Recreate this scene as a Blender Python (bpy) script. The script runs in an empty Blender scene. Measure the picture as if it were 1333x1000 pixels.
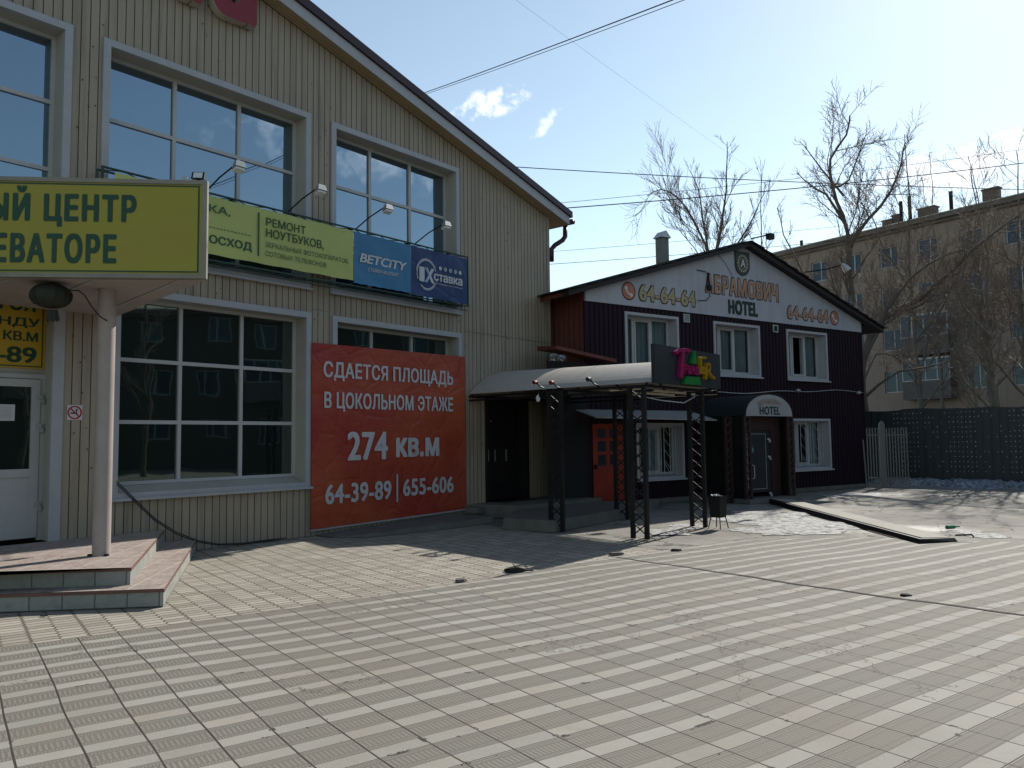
import bpy, math, random
from mathutils import Vector, Matrix
from mathutils.geometry import interpolate_bezier, delaunay_2d_cdt
import numpy as np
random.seed(7)
scene = bpy.context.scene
COL = scene.collection
rad = math.radians

# ------------------------------------------------------------------ camera
PITCH, ROLL, EYE = rad(4.0), rad(-0.7), 1.65
fwd = Vector((0, math.cos(PITCH), math.sin(PITCH)))
up0 = Vector((0, -math.sin(PITCH), math.cos(PITCH)))
rt0 = Vector((1, 0, 0))
cam_x = rt0 * math.cos(ROLL) + up0 * math.sin(ROLL)
cam_y = -rt0 * math.sin(ROLL) + up0 * math.cos(ROLL)
cam = bpy.data.cameras.new('camera')
cam.sensor_width = 36.0
cam.lens = 36.0 * 1030.0 / 1333.0
cam.clip_start, cam.clip_end = 0.05, 3000
camo = bpy.data.objects.new('camera', cam)
COL.objects.link(camo)
M = Matrix.Identity(4)
for i in range(3):
    M[i][0], M[i][1], M[i][2] = cam_x[i], cam_y[i], -fwd[i]
M[2][3] = EYE
camo.matrix_world = M
scene.camera = camo

# ------------------------------------------------------------------ light
SUN_AZ, SUN_EL = 36.0, 36.0          # azimuth measured from +Y towards +X
scene.view_settings.view_transform = 'Standard'
scene.view_settings.look = 'None'
scene.view_settings.exposure = 0.46
scene.view_settings.gamma = 1.0
world = bpy.data.worlds.new('World')
scene.world = world
world.use_nodes = True
wt = world.node_tree
wt.nodes.clear()
w_out = wt.nodes.new('ShaderNodeOutputWorld')
w_bg = wt.nodes.new('ShaderNodeBackground')
sky = wt.nodes.new('ShaderNodeTexSky')
sky.sky_type = 'NISHITA'
sky.sun_disc = False
sky.sun_elevation = rad(SUN_EL)
sky.sun_rotation = rad(SUN_AZ)
sky.air_density, sky.dust_density, sky.ozone_density = 1.0, 0.18, 0.6
w_bg.inputs['Strength'].default_value = 0.120
wt.links.new(w_bg.outputs[0], w_out.inputs[0])


def wnode(kind, **kw):
    nd = wt.nodes.new(kind)
    for k, v in kw.items():
        setattr(nd, k, v)
    return nd


def wmath(op, a, b=None):
    nd = wnode('ShaderNodeMath', operation=op)
    for i, v in enumerate((a, b)):
        if v is None:
            continue
        if isinstance(v, (int, float)):
            nd.inputs[i].default_value = v
        else:
            wt.links.new(v, nd.inputs[i])
    return nd.outputs[0]


w_tc = wnode('ShaderNodeTexCoord')
w_noise = wnode('ShaderNodeTexNoise')
w_noise.inputs['Scale'].default_value = 42
w_noise.inputs['Detail'].default_value = 7
w_noise.inputs['Roughness'].default_value = 0.62
wt.links.new(w_tc.outputs['Generated'], w_noise.inputs['Vector'])


def pix_dir(u, v):
    return (fwd * 1030 + cam_x * (u - 666.5) - cam_y * (v - 500)).normalized()


def cloud(d, rx, ry, gain, tilt=0.0):
    """soft mask round one direction of the sky, eaten into by the noise"""
    d = d.normalized()
    ax = Vector((0, 0, 1)).cross(d).normalized() * -1
    ay = d.cross(ax) * -1
    c, s = math.cos(tilt), math.sin(tilt)
    bx, by = ax * c + ay * s, ay * c - ax * s
    def dot(v):
        nd = wnode('ShaderNodeVectorMath', operation='DOT_PRODUCT')
        wt.links.new(w_tc.outputs['Generated'], nd.inputs[0])
        nd.inputs[1].default_value = v
        return nd.outputs['Value']
    front = wmath('GREATER_THAN', dot(d), 0.2)
    x = wmath('DIVIDE', dot(bx), rx)
    y = wmath('DIVIDE', dot(by), ry)
    r2 = wmath('ADD', wmath('MULTIPLY', x, x), wmath('MULTIPLY', y, y))
    base = wmath('MULTIPLY', wmath('SUBTRACT', 1.0, r2), 0.75)
    nz = wmath('MULTIPLY', wmath('SUBTRACT', w_noise.outputs['Fac'], 0.5), 6.0)
    m = wmath('MULTIPLY', wmath('ADD', base, nz), gain)
    m = wmath('MINIMUM', wmath('MAXIMUM', m, 0.0), 1.0)
    edge = wmath('MINIMUM', wmath('MAXIMUM', wmath('SUBTRACT', 1.6, r2), 0.0), 1.0)
    return wmath('MULTIPLY', wmath('MULTIPLY', m, front), edge)


def dir_azel(az, el):
    return Vector((math.sin(rad(az)) * math.cos(rad(el)), math.cos(rad(az)) * math.cos(rad(el)), math.sin(rad(el))))


total = None
for args in ((pix_dir(638, 134), 0.050, 0.016, 0.75, 0.28), (pix_dir(711, 160), 0.024, 0.0085, 0.6, 0.8),
             (pix_dir(1345, 200), 0.19, 0.028, 0.9, 0.05),
             (dir_azel(87, 20), 0.20, 0.035, 0.6, 0.12), (dir_azel(103, 28), 0.14, 0.03, 0.45, -0.15)):
    c = cloud(*args)
    total = c if total is None else wmath('MAXIMUM', total, c)
w_mix = wnode('ShaderNodeMix', data_type='RGBA')
wt.links.new(total, w_mix.inputs[0])
w_tint = wnode('ShaderNodeMix', data_type='RGBA', blend_type='MULTIPLY')
w_tint.inputs[0].default_value = 1.0
w_tint.inputs[7].default_value = (1.03, 1.055, 0.97, 1)
w_hs = wnode('ShaderNodeHueSaturation')
w_hs.inputs['Saturation'].default_value = 0.86
wt.links.new(sky.outputs[0], w_hs.inputs['Color'])
wt.links.new(w_hs.outputs[0], w_tint.inputs[6])
wt.links.new(w_tint.outputs[2], w_mix.inputs[6])
w_mix.inputs[7].default_value = (8.2, 8.4, 8.7, 1)
wt.links.new(w_mix.outputs[2], w_bg.inputs['Color'])

sun = bpy.data.lights.new('sun', 'SUN')
sun.energy, sun.angle, sun.color = 5.0, rad(0.53), (1.0, 0.95, 0.87)
suno = bpy.data.objects.new('sun', sun)
COL.objects.link(suno)
sd = dir_azel(SUN_AZ, SUN_EL)
suno.rotation_euler = sd.to_track_quat('Z', 'Y').to_euler()
suno.location = sd * 100

# ------------------------------------------------------------------ helpers


class Frame:
    """s along a wall, n out of the wall, z up"""
    def __init__(self, yaw, o):
        y = rad(yaw)
        self.a = Vector((math.sin(y), math.cos(y), 0))
        self.n = Vector((math.cos(y), -math.sin(y), 0))
        self.o = Vector(o)

    def __call__(self, s, n, z):
        return self.o + self.a * s + self.n * n + Vector((0, 0, z))


FA = Frame(39.5, (-4.039, 13.440, 0))      # facade of the beige building
FH = Frame(55.5, (11.27, 25.37, 0))        # front of the hotel, s = 0 at its right corner
FC = Frame(84.0, (-3.42, 8.82, 0))         # canopy sign over the porch
FW = Frame(90.0, (0, 0, 0))                # s = x, n = -y
FT = Frame(54.5, (0, 0, 0))                # paving: s along the rows, n across them


class MB:
    def __init__(self):
        self.v, self.f, self.mi = [], [], []

    def face(self, pts, mi=0):
        b = len(self.v)
        self.v.extend(Vector(p) for p in pts)
        self.f.append(tuple(range(b, b + len(pts))))
        self.mi.append(mi)

    def box(self, F, s0, s1, n0, n1, z0, z1, mi=0):
        p = [F(s, n, z) for z in (z0, z1) for n in (n0, n1) for s in (s0, s1)]
        self.hexa(p, mi)

    def hexa(self, p, mi=0):
        b = len(self.v)
        self.v.extend(p)
        for q in ((0, 2, 3, 1), (4, 5, 7, 6), (0, 1, 5, 4), (2, 6, 7, 3), (0, 4, 6, 2), (1, 3, 7, 5)):
            self.f.append(tuple(b + i for i in q))
            self.mi.append(mi)

    def prism(self, low, high, mi=0):
        """closed solid between two matching loops"""
        b = len(self.v)
        k = len(low)
        self.v.extend(Vector(p) for p in low)
        self.v.extend(Vector(p) for p in high)
        self.f.append(tuple(b + i for i in reversed(range(k))))
        self.f.append(tuple(b + k + i for i in range(k)))
        for i in range(k):
            j = (i + 1) % k
            self.f.append((b + i, b + j, b + k + j, b + k + i))
        self.mi.extend([mi] * (k + 2))

    def tube(self, pts, r, sides=6, mi=0, cap=True):
        pts = [Vector(p) for p in pts]
        if not isinstance(r, (list, tuple)):
            r = [r] * len(pts)
        b = len(self.v)
        ref = None
        for i, p in enumerate(pts):
            d = (pts[min(i + 1, len(pts) - 1)] - pts[max(i - 1, 0)])
            if d.length < 1e-9:
                d = Vector((0, 0, 1))
            d.normalize()
            if ref is None:
                ref = d.orthogonal().normalized()
            ref = (ref - d * ref.dot(d))
            if ref.length < 1e-6:
                ref = d.orthogonal()
            ref.normalize()
            w = d.cross(ref)
            for k in range(sides):
                an = 2 * math.pi * k / sides
                self.v.append(p + (ref * math.cos(an) + w * math.sin(an)) * r[i])
        for i in range(len(pts) - 1):
            for k in range(sides):
                k2 = (k + 1) % sides
                self.f.append((b + i * sides + k, b + i * sides + k2, b + (i + 1) * sides + k2, b + (i + 1) * sides + k))
                self.mi.append(mi)
        if cap:
            self.f.append(tuple(b + k for k in reversed(range(sides))))
            self.f.append(tuple(b + (len(pts) - 1) * sides + k for k in range(sides)))
            self.mi.extend([mi, mi])

    def build(self, name, mats, parent=None, smooth=False, loc=None):
        """ONE mesh object; verts are world points, kept relative to the parent's place"""
        me = bpy.data.meshes.new(name)
        off = Vector((0, 0, 0))
        if parent is not None:
            p = parent
            while p is not None:
                off += p.location
                p = p.parent
        elif loc is not None:
            off = Vector(loc)
        me.from_pydata([tuple(v - off) for v in self.v], [], self.f)
        if not isinstance(mats, (list, tuple)):
            mats = [mats]
        for m in mats:
            me.materials.append(m)
        me.polygons.foreach_set('material_index', self.mi)
        if smooth:
            me.polygons.foreach_set('use_smooth', [True] * len(me.polygons))
        me.update()
        o = bpy.data.objects.new(name, me)
        COL.objects.link(o)
        if parent is not None:
            o.parent = parent
        elif loc is not None:
            o.location = off
        return o


def thing(name, label, cat, loc, group=None):
    o = bpy.data.objects.new(name, None)
    o.empty_display_size = 0.3
    COL.objects.link(o)
    o.location = loc
    return tag(o, label, cat, group)


def tag(o, label, cat, group=None, kind=None):
    o['label'] = label
    o['category'] = cat
    if group:
        o['group'] = group
    if kind:
        o['kind'] = kind
    return o


def struct(o):
    o['kind'] = 'structure'
    return o


# ------------------------------------------------------------------ materials


class NT:
    def __init__(self, name):
        self.m = bpy.data.materials.new(name)
        self.m.use_nodes = True
        self.t = self.m.node_tree
        self.bsdf = self.t.nodes['Principled BSDF']

    def n(self, kind, **kw):
        nd = self.t.nodes.new(kind)
        for k, v in kw.items():
            setattr(nd, k, v)
        return nd

    def link(self, a, b):
        self.t.links.new(a, b)

    def m_(self, op, *args, clamp=False):
        nd = self.n('ShaderNodeMath', operation=op)
        nd.use_clamp = clamp
        for i, v in enumerate(args):
            if isinstance(v, (int, float)):
                nd.inputs[i].default_value = v
            else:
                self.link(v, nd.inputs[i])
        return nd.outputs[0]

    def noise(self, scale, detail=4, rough=0.6, vec=None, out='Fac'):
        nd = self.n('ShaderNodeTexNoise')
        nd.inputs['Scale'].default_value = scale
        nd.inputs['Detail'].default_value = detail
        nd.inputs['Roughness'].default_value = rough
        self.link(vec if vec is not None else self.obj(), nd.inputs['Vector'])
        return nd.outputs[out]

    def obj(self):
        if not hasattr(self, '_tc'):
            self._tc = self.n('ShaderNodeTexCoord')
        return self._tc.outputs['Object']

    def mapped(self, scale):
        nd = self.n('ShaderNodeMapping')
        nd.inputs['Scale'].default_value = scale
        self.link(self.obj(), nd.inputs['Vector'])
        return nd.outputs[0]

    def mix(self, fac, a, b, mode='MIX'):
        nd = self.n('ShaderNodeMix', data_type='RGBA', blend_type=mode)
        for i, v in ((0, fac), (6, a), (7, b)):
            if isinstance(v, (int, float)):
                nd.inputs[i].default_value = v
            elif isinstance(v, (tuple, list)):
                nd.inputs[i].default_value = tuple(v) + (1,) if len(v) == 3 else v
            else:
                self.link(v, nd.inputs[i])
        return nd.outputs[2]

    def ramp(self, v, lo, hi):
        nd = self.n('ShaderNodeMapRange')
        nd.inputs['From Min'].default_value = lo
        nd.inputs['From Max'].default_value = hi
        self.link(v, nd.inputs['Value'])
        return nd.outputs[0]

    def color(self, c):
        self.link(c, self.bsdf.inputs['Base Color'])

    def bump(self, h, strength=0.3, dist=0.01):
        nd = self.n('ShaderNodeBump')
        nd.inputs['Strength'].default_value = strength
        nd.inputs['Distance'].default_value = dist
        self.link(h, nd.inputs['Height'])
        self.link(nd.outputs[0], self.bsdf.inputs['Normal'])

    def set(self, **kw):
        for k, v in kw.items():
            self.bsdf.inputs[k.replace('_', ' ')].default_value = v


def mul(c, k):
    return tuple(min(1.0, x * k) for x in c)


def mat(name, col, rough=0.6, var=0.18, scale=2.5, bump=0.15, bscale=60, metal=0.0, spec=0.3, dirt=None, dscale=1.2, damt=0.5):
    """painted or bare surface with blotches, fine grain and optional dirt"""
    n = NT(name)
    a = n.noise(scale, 5)
    fine = n.noise(scale * 14, 3)
    c = n.mix(n.ramp(a, 0.3, 0.7), mul(col, 1 - var), mul(col, 1 + var))
    c = n.mix(n.m_('MULTIPLY', n.ramp(fine, 0.45, 0.75), 0.35), c, mul(col, 0.75))
    if dirt:
        d = n.noise(dscale, 6, 0.7)
        c = n.mix(n.m_('MULTIPLY', n.ramp(d, 0.5, 0.72), damt, clamp=True), c, dirt)
    n.color(c)
    n.set(Roughness=rough, Metallic=metal)
    n.bsdf.inputs['Specular IOR Level'].default_value = spec
    r = n.m_('ADD', n.m_('MULTIPLY', fine, 0.25), rough - 0.12, clamp=True)
    n.link(r, n.bsdf.inputs['Roughness'])
    if bump:
        n.bump(n.noise(bscale, 3), bump, 0.004)
    return n.m


def streaky(name, col, dirt, rough=0.55, amt=0.5, spec=0.35):
    """cladding: vertical run-off streaks, spots of dirt and panel to panel shade"""
    n = NT(name)
    st = n.noise(1.0, 5, 0.65, n.mapped((7, 7, 0.35)))
    bl = n.noise(0.7, 5)
    fine = n.noise(45, 2)
    c = n.mix(n.ramp(bl, 0.3, 0.7), mul(col, 0.9), mul(col, 1.08))
    c = n.mix(n.m_('MULTIPLY', n.ramp(st, 0.48, 0.8), amt, clamp=True), c, dirt)
    c = n.mix(n.m_('MULTIPLY', n.ramp(fine, 0.6, 0.8), 0.35, clamp=True), c, mul(col, 0.6))
    n.color(c)
    n.set(Roughness=rough)
    n.bsdf.inputs['Specular IOR Level'].default_value = spec
    n.bump(bl, 0.12, 0.02)
    return n.m


def glass_mirror(name, tint=(0.008, 0.013, 0.02), ior=2.0):
    """dark glazing of a shaded room: what one sees is mostly the reflection"""
    n = NT(name)
    n.set(Base_Color=tint + (1,), Roughness=0.02, IOR=ior)
    n.bsdf.inputs['Base Color'].default_value = tint + (1,)
    n.bsdf.inputs['Specular Tint'].default_value = (0.62, 0.82, 1.0, 1)
    n.bump(n.noise(0.8, 2), 0.07, 0.05)
    return n.m


def glass_clear(name):
    m = bpy.data.materials.new(name)
    m.use_nodes = True
    t = m.node_tree
    t.nodes.clear()
    o = t.nodes.new('ShaderNodeOutputMaterial')
    mx = t.nodes.new('ShaderNodeMixShader')
    tr = t.nodes.new('ShaderNodeBsdfTransparent')
    gl = t.nodes.new('ShaderNodeBsdfGlossy')
    fr = t.nodes.new('ShaderNodeFresnel')
    fr.inputs['IOR'].default_value = 1.6
    tr.inputs['Color'].default_value = (0.72, 0.8, 0.8, 1)
    gl.inputs['Roughness'].default_value = 0.03
    t.links.new(fr.outputs[0], mx.inputs[0])
    t.links.new(tr.outputs[0], mx.inputs[1])
    t.links.new(gl.outputs[0], mx.inputs[2])
    t.links.new(mx.outputs[0], o.inputs[0])
    return m


def cloth_print(name, col, col2=None, wr=0.35, axis_scale=(1.2, 1.2, 2.5), rough=0.45, crack=0.0):
    """printed banner vinyl with creases; col2 = where the print has faded"""
    n = NT(name)
    w = n.noise(1.1, 4, 0.55, n.mapped(axis_scale))
    f = n.noise(4.5, 5, 0.6)
    a = n.ramp(n.noise(0.35, 3), 0.35, 0.65)
    c = n.mix(a, mul(col, 0.93), col2 or mul(col, 1.08))
    c = n.mix(n.m_('MULTIPLY', n.ramp(f, 0.55, 0.8), 0.25, clamp=True), c, mul(col, 0.7))
    if crack:
        cv = n.n('ShaderNodeTexVoronoi', feature='DISTANCE_TO_EDGE')
        cv.inputs['Scale'].default_value = 1.5
        wv = n.n('ShaderNodeVectorMath', operation='ADD')
        n.link(n.mapped((1, 1, 1.5)), wv.inputs[0])
        n.link(n.noise(2.5, 6, 0.75, out='Color'), wv.inputs[1])
        n.link(wv.outputs[0], cv.inputs['Vector'])
        ln = n.m_('SUBTRACT', 1.0, n.ramp(cv.outputs['Distance'], 0.0, 0.016), clamp=True)
        ln = n.m_('MULTIPLY', ln, n.ramp(n.noise(0.9, 3), 0.42, 0.62), clamp=True)
        c = n.mix(n.m_('MULTIPLY', ln, crack), c, mul(col, 0.3))
    n.color(c)
    n.set(Roughness=rough)
    n.bsdf.inputs['Specular IOR Level'].default_value = 0.3
    vor = n.n('ShaderNodeTexVoronoi', feature='DISTANCE_TO_EDGE')
    vor.inputs['Scale'].default_value = 1.6
    n.link(n.mapped((1, 1, 1)), vor.inputs['Vector'])
    h = n.m_('ADD', w, n.m_('MULTIPLY', n.m_('MINIMUM', vor.outputs['Distance'], 0.08), 2.0))
    n.bump(h, wr, 0.06)
    return n.m


M_cream = streaky('cream_cladding', (0.27, 0.23, 0.175), (0.115, 0.095, 0.07), amt=0.75)
M_groove = mat('cladding_groove', (0.08, 0.066, 0.046), 0.8)
M_white_trim = mat('white_metal_trim', (0.30, 0.31, 0.335), 0.4, 0.08, dirt=(0.3, 0.28, 0.24), damt=0.5)
M_reveal = mat('cream_reveal', (0.31, 0.30, 0.265), 0.5, 0.08, dirt=(0.32, 0.29, 0.22), damt=0.5)
M_soffit = streaky('soffit_panel', (0.26, 0.20, 0.12), (0.2, 0.14, 0.08), amt=0.4)
M_white_pvc = mat('white_plastic_frame', (0.35, 0.36, 0.37), 0.35, 0.05, dirt=(0.38, 0.36, 0.32), damt=0.35)
M_glass = glass_mirror('dark_office_glass', ior=3.7)
M_glass_clear = glass_clear('clear_glass')
M_room = mat('dark_room', (0.012, 0.012, 0.014), 0.9, 0.1)
M_maroon_edge = mat('maroon_roof_edge', (0.03, 0.012, 0.017), 0.4)
M_roof_dark = mat('dark_roof_sheet', (0.016, 0.012, 0.012), 0.6, 0.3)
M_green_print = cloth_print('yellow_green_print', (0.285, 0.26, 0.022), (0.255, 0.215, 0.028), wr=0.15)
M_lime_print = cloth_print('lime_print', (0.34, 0.38, 0.12), wr=0.25)
M_blue_print = cloth_print('blue_print', (0.035, 0.15, 0.29), wr=0.25)
M_navy_print = cloth_print('navy_print', (0.014, 0.035, 0.115), wr=0.5, axis_scale=(3, 3, 0.8))
M_yellow_print = cloth_print('yellow_print', (0.40, 0.26, 0.025), wr=0.1)
M_ink_green = mat('dark_green_ink', (0.008, 0.05, 0.028), 0.5, 0.1, bump=0)
M_ink_lime = mat('deep_green_ink', (0.02, 0.07, 0.03), 0.5, 0.1, bump=0)
M_ink_white = mat('white_ink', (0.46, 0.46, 0.49), 0.5, 0.06, bump=0)
M_ink_sky = mat('sky_blue_ink', (0.07, 0.30, 0.58), 0.5, 0.06, bump=0)
M_green_steel = mat('dark_green_steel', (0.02, 0.045, 0.035), 0.45, 0.3)
M_black_steel = mat('black_painted_steel', (0.009, 0.009, 0.0095), 0.55, 0.3, dirt=(0.03, 0.02, 0.015), damt=0.4, spec=0.18)
M_grey_metal = mat('grey_metal', (0.35, 0.35, 0.34), 0.35, 0.15, metal=0.6)
M_black_plastic = mat('black_plastic', (0.015, 0.015, 0.015), 0.5)
M_lamp_glass = mat('lamp_glass', (0.55, 0.58, 0.6), 0.15, 0.1, bump=0)
M_red_paint = mat('red_paint', (0.20, 0.022, 0.010), 0.45, 0.15, dirt=(0.12, 0.03, 0.02), damt=0.4)
M_red_letter = mat('crimson_letter_face', (0.17, 0.012, 0.025), 0.4, 0.08)
M_letter_side = mat('pale_letter_side', (0.34, 0.31, 0.25), 0.5, 0.1)
M_concrete = mat('weathered_concrete', (0.10, 0.095, 0.085), 0.85, 0.25, bump=0.5, bscale=25, dirt=(0.07, 0.065, 0.055), damt=0.6)
M_post = mat('dusty_pink_post', (0.31, 0.265, 0.245), 0.55, 0.1, dirt=(0.25, 0.2, 0.17), dscale=3, damt=0.5)
M_hotel = streaky('dark_maroon_siding', (0.014, 0.007, 0.012), (0.02, 0.013, 0.016), amt=0.4, spec=0.12)
M_hotel_side = streaky('red_brown_siding', (0.105, 0.028, 0.018), (0.055, 0.02, 0.014), amt=0.5)
M_band = streaky('white_gable_board', (0.31, 0.315, 0.35), (0.19, 0.19, 0.21), amt=0.5)
M_orange_ink = mat('faded_orange_print', (0.33, 0.19, 0.125), 0.6, 0.15, bump=0)
M_tan_ink = mat('faded_tan_print', (0.31, 0.25, 0.15), 0.6, 0.15, bump=0)
M_dark_ink = mat('dark_outline_print', (0.02, 0.02, 0.018), 0.6, 0.15, bump=0)
M_hotel_ink = mat('blackish_green_print', (0.012, 0.035, 0.025), 0.6, 0.15, bump=0)
M_curtain = mat('grey_curtain', (0.30, 0.36, 0.40), 0.85, 0.15, bump=0)
M_snow = None

# ------------------------------------------------------------------ text


def text_geo(body, bold=0.0, spacing=1.0, shear=0.0, res=3):
    """letter outlines as a flat mesh; overlapping strokes of a letter stay solid"""
    cu = bpy.data.curves.new('tmp_text', 'FONT')
    cu.body = body
    cu.space_character = spacing
    cu.shear = shear
    o = bpy.data.objects.new('tmp_text', cu)
    COL.objects.link(o)
    dg = bpy.context.evaluated_depsgraph_get()
    oe = o.evaluated_get(dg)
    cv = oe.to_curve(dg)
    loops = []
    for sp in cv.splines:
        bp = sp.bezier_points
        if len(bp) < 2:
            continue
        pts = []
        for a, b in zip(bp, list(bp[1:]) + [bp[0]]):
            straight = a.handle_right_type in ('VECTOR',) and b.handle_left_type in ('VECTOR',)
            n = 2 if straight else 5
            seg = interpolate_bezier(a.co, a.handle_right, b.handle_left, b.co, n)
            pts.extend((v.x, v.y) for v in seg[:-1])
        cl = []
        for p in pts:
            if not cl or math.hypot(p[0] - cl[-1][0], p[1] - cl[-1][1]) > 1e-5:
                cl.append(p)
        if len(cl) > 2:
            loops.append((0, cl))
    oe.to_curve_clear()
    bpy.data.objects.remove(o)
    bpy.data.curves.remove(cu)
    # glyph by glyph (loops whose x-ranges overlap): triangulate, keep non-zero winding
    loops = [q[1] for q in loops]
    loops.sort(key=lambda lp: min(p[0] for p in lp))
    groups, right = [], -1e9
    for lp in loops:
        a, b = min(p[0] for p in lp), max(p[0] for p in lp)
        if groups and a < right - 1e-4:
            groups[-1].append(lp)
            right = max(right, b)
        else:
            groups.append([lp])
            right = b
    vs, fs = [], []
    for g in groups:
        P, Ed = [], []
        for lp in g:
            b = len(P)
            P.extend(Vector(p) for p in lp)
            Ed.extend((b + k, b + (k + 1) % len(lp)) for k in range(len(lp)))
        ov, oe_, of, _a, _b, _c = delaunay_2d_cdt(P, Ed, [], 0, 1e-6)
        A = np.array([P[e[0]][:] for e in Ed])
        B = np.array([P[e[1]][:] for e in Ed])
        base = len(vs)
        vs.extend((v.x, v.y) for v in ov)
        for f in of:
            cx = sum(ov[q].x for q in f) / len(f)
            cy = sum(ov[q].y for q in f) / len(f)
            upw = (A[:, 1] <= cy) & (B[:, 1] > cy)
            dnw = (A[:, 1] > cy) & (B[:, 1] <= cy)
            side = (B[:, 0] - A[:, 0]) * (cy - A[:, 1]) - (cx - A[:, 0]) * (B[:, 1] - A[:, 1])
            if int((upw & (side > 0)).sum()) - int((dnw & (side < 0)).sum()) != 0:
                fs.append(tuple(base + q for q in f))
    used = sorted({q for f in fs for q in f})
    mp = {q: k for k, q in enumerate(used)}
    return [vs[q] for q in used], [tuple(mp[q] for q in f) for f in fs]


def lettering(name, F, body, s0, s1, z0, z1, n, m, parent, bold=0.02, spacing=1.0, shear=0.0, depth=0.0, side=None, arc=None):
    """flat (or raised) letters stretched to the box s0..s1, z0..z1 of a wall"""
    vs, fs = text_geo(body, 0.0, spacing, shear)
    extra = max(0.0, bold)
    xs, ys = [v[0] for v in vs], [v[1] for v in vs]
    x0, x1, y0, y1 = min(xs) - extra, max(xs) + extra, min(ys) - extra * 0.6, max(ys) + extra * 0.6
    mb = MB()
    shifts = [(0, 0)]
    if extra > 0:
        shifts += [(-1, 0), (1, 0), (-0.75, -0.5), (0.75, -0.5), (-0.75, 0.5), (0.75, 0.5)]
    pls = []
    for k, (dx, dy) in enumerate(shifts):
        b = len(mb.v)
        pl = []
        for x, y in vs:
            fx, fy = (x + dx * extra - x0) / (x1 - x0), (y + dy * extra - y0) / (y1 - y0)
            s, z = s0 + fx * (s1 - s0), z0 + fy * (z1 - z0)
            if arc:
                z -= arc * (2 * fx - 1) ** 2
            pl.append((s, z))
            mb.v.append(F(s, n + depth + 0.0004 * k, z))
        for f in fs:
            mb.f.append(tuple(b + i for i in f))
            mb.mi.append(0)
        pls.append((b, pl))
    if depth:
        cnt = {}
        for f in fs:
            for i in range(len(f)):
                e = (f[i], f[(i + 1) % len(f)])
                cnt[e] = cnt.get(e, 0) + 1
        for t, pl in pls:
            b = len(mb.v)
            mb.v.extend(F(s, n, z) for s, z in pl)
            for (i, j) in list(cnt):
                if (j, i) not in cnt:
                    mb.f.append((t + i, b + i, b + j, t + j))
                    mb.mi.append(1 if side else 0)
    return mb.build(name, [m, side] if side else m, parent)


# ------------------------------------------------------------------ ribbed cladding


def ribbed(F, s0, s1, ztop, openings, period, gw, gd, n0=0.0, zbot=0.0, mb=None):
    """vertical boards with real grooves; openings = (s0, s1, z0, z1) stay free"""
    mb = mb or MB()
    cuts = set()
    k = math.floor(s0 / period)
    while k * period < s1:
        for c in (k * period, k * period + gw):
            if s0 < c < s1:
                cuts.add(round(c, 5))
        k += 1
    for o in openings:
        for c in o[:2]:
            if s0 < c < s1:
                cuts.add(round(c, 5))
    cs = sorted(cuts | {s0, s1})
    prev = None
    for a, b in zip(cs, cs[1:]):
        if b - a < 1e-4:
            continue
        mid = (a + b) / 2
        in_g = (mid / period - math.floor(mid / period)) * period < gw
        n = n0 - (gd if in_g else 0.0)
        spans = [(zbot, None)]
        for (oa, ob, za, zb) in sorted(openings, key=lambda q: q[2]):
            if oa < mid < ob:
                lo, hi = spans.pop()
                if za > lo + 1e-4:
                    spans.append((lo, za))
                spans.append((zb, None))
        for lo, hi in spans:
            ta, tb = (hi, hi) if hi is not None else (ztop(a), ztop(b))
            if ta <= lo and tb <= lo:
                continue
            mb.face([F(a, n, lo), F(b, n, lo), F(b, n, tb), F(a, n, ta)], 1 if in_g else 0)
            if prev is not None and abs(prev - n) > 1e-5:
                mb.face([F(a, prev, lo), F(a, n, lo), F(a, n, ta), F(a, prev, ta)], 1)
        prev = n
    return mb


def ring(mb, F, s0, s1, z0, z1, w, n0, n1, mi=0, bottom=True):
    """four butted bars round an opening"""
    zb = z0 + w if bottom else z0
    mb.box(F, s0, s1, n0, n1, z1 - w, z1, mi)
    if bottom:
        mb.box(F, s0, s1, n0, n1, z0, z0 + w, mi)
    mb.box(F, s0, s0 + w, n0, n1, zb, z1 - w, mi)
    mb.box(F, s1 - w, s1, n0, n1, zb, z1 - w, mi)


# ------------------------------------------------------------------ the ground


def ground_mat_asphalt():
    n = NT('old_asphalt')
    a = n.noise(0.35, 6, 0.65)
    b = n.noise(3.0, 6, 0.7)
    g = n.noise(90, 2)
    c = n.mix(n.ramp(a, 0.35, 0.65), (0.12, 0.112, 0.097), (0.235, 0.218, 0.185))
    c = n.mix(n.m_('MULTIPLY', n.ramp(b, 0.45, 0.7), 0.6, clamp=True), c, (0.075, 0.07, 0.065))
    c = n.mix(n.m_('MULTIPLY', n.ramp(g, 0.5, 0.75), 0.5, clamp=True), c, (0.26, 0.25, 0.23))
    cr = n.n('ShaderNodeTexVoronoi', feature='DISTANCE_TO_EDGE')
    cr.inputs['Scale'].default_value = 0.55
    wv = n.n('ShaderNodeVectorMath', operation='ADD')
    n.link(n.obj(), wv.inputs[0])
    n.link(n.noise(1.3, 4, 0.6, out='Color'), wv.inputs[1])
    n.link(wv.outputs[0], cr.inputs['Vector'])
    line = n.m_('LESS_THAN', cr.outputs['Distance'], 0.012)
    c = n.mix(n.m_('MULTIPLY', line, 0.8), c, (0.03, 0.028, 0.025))
    n.color(c)
    wet = n.ramp(n.noise(0.22, 4), 0.56, 0.66)
    n.link(n.m_('SUBTRACT', 0.9, n.m_('MULTIPLY', wet, 0.25, clamp=True)), n.bsdf.inputs['Roughness'])
    n.bsdf.inputs['Specular IOR Level'].default_value = 0.3
    n.bump(n.m_('ADD', g, n.m_('MULTIPLY', b, 2.0)), 0.6, 0.01)
    return n.m


TS, TN = 0.309, 0.33


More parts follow.
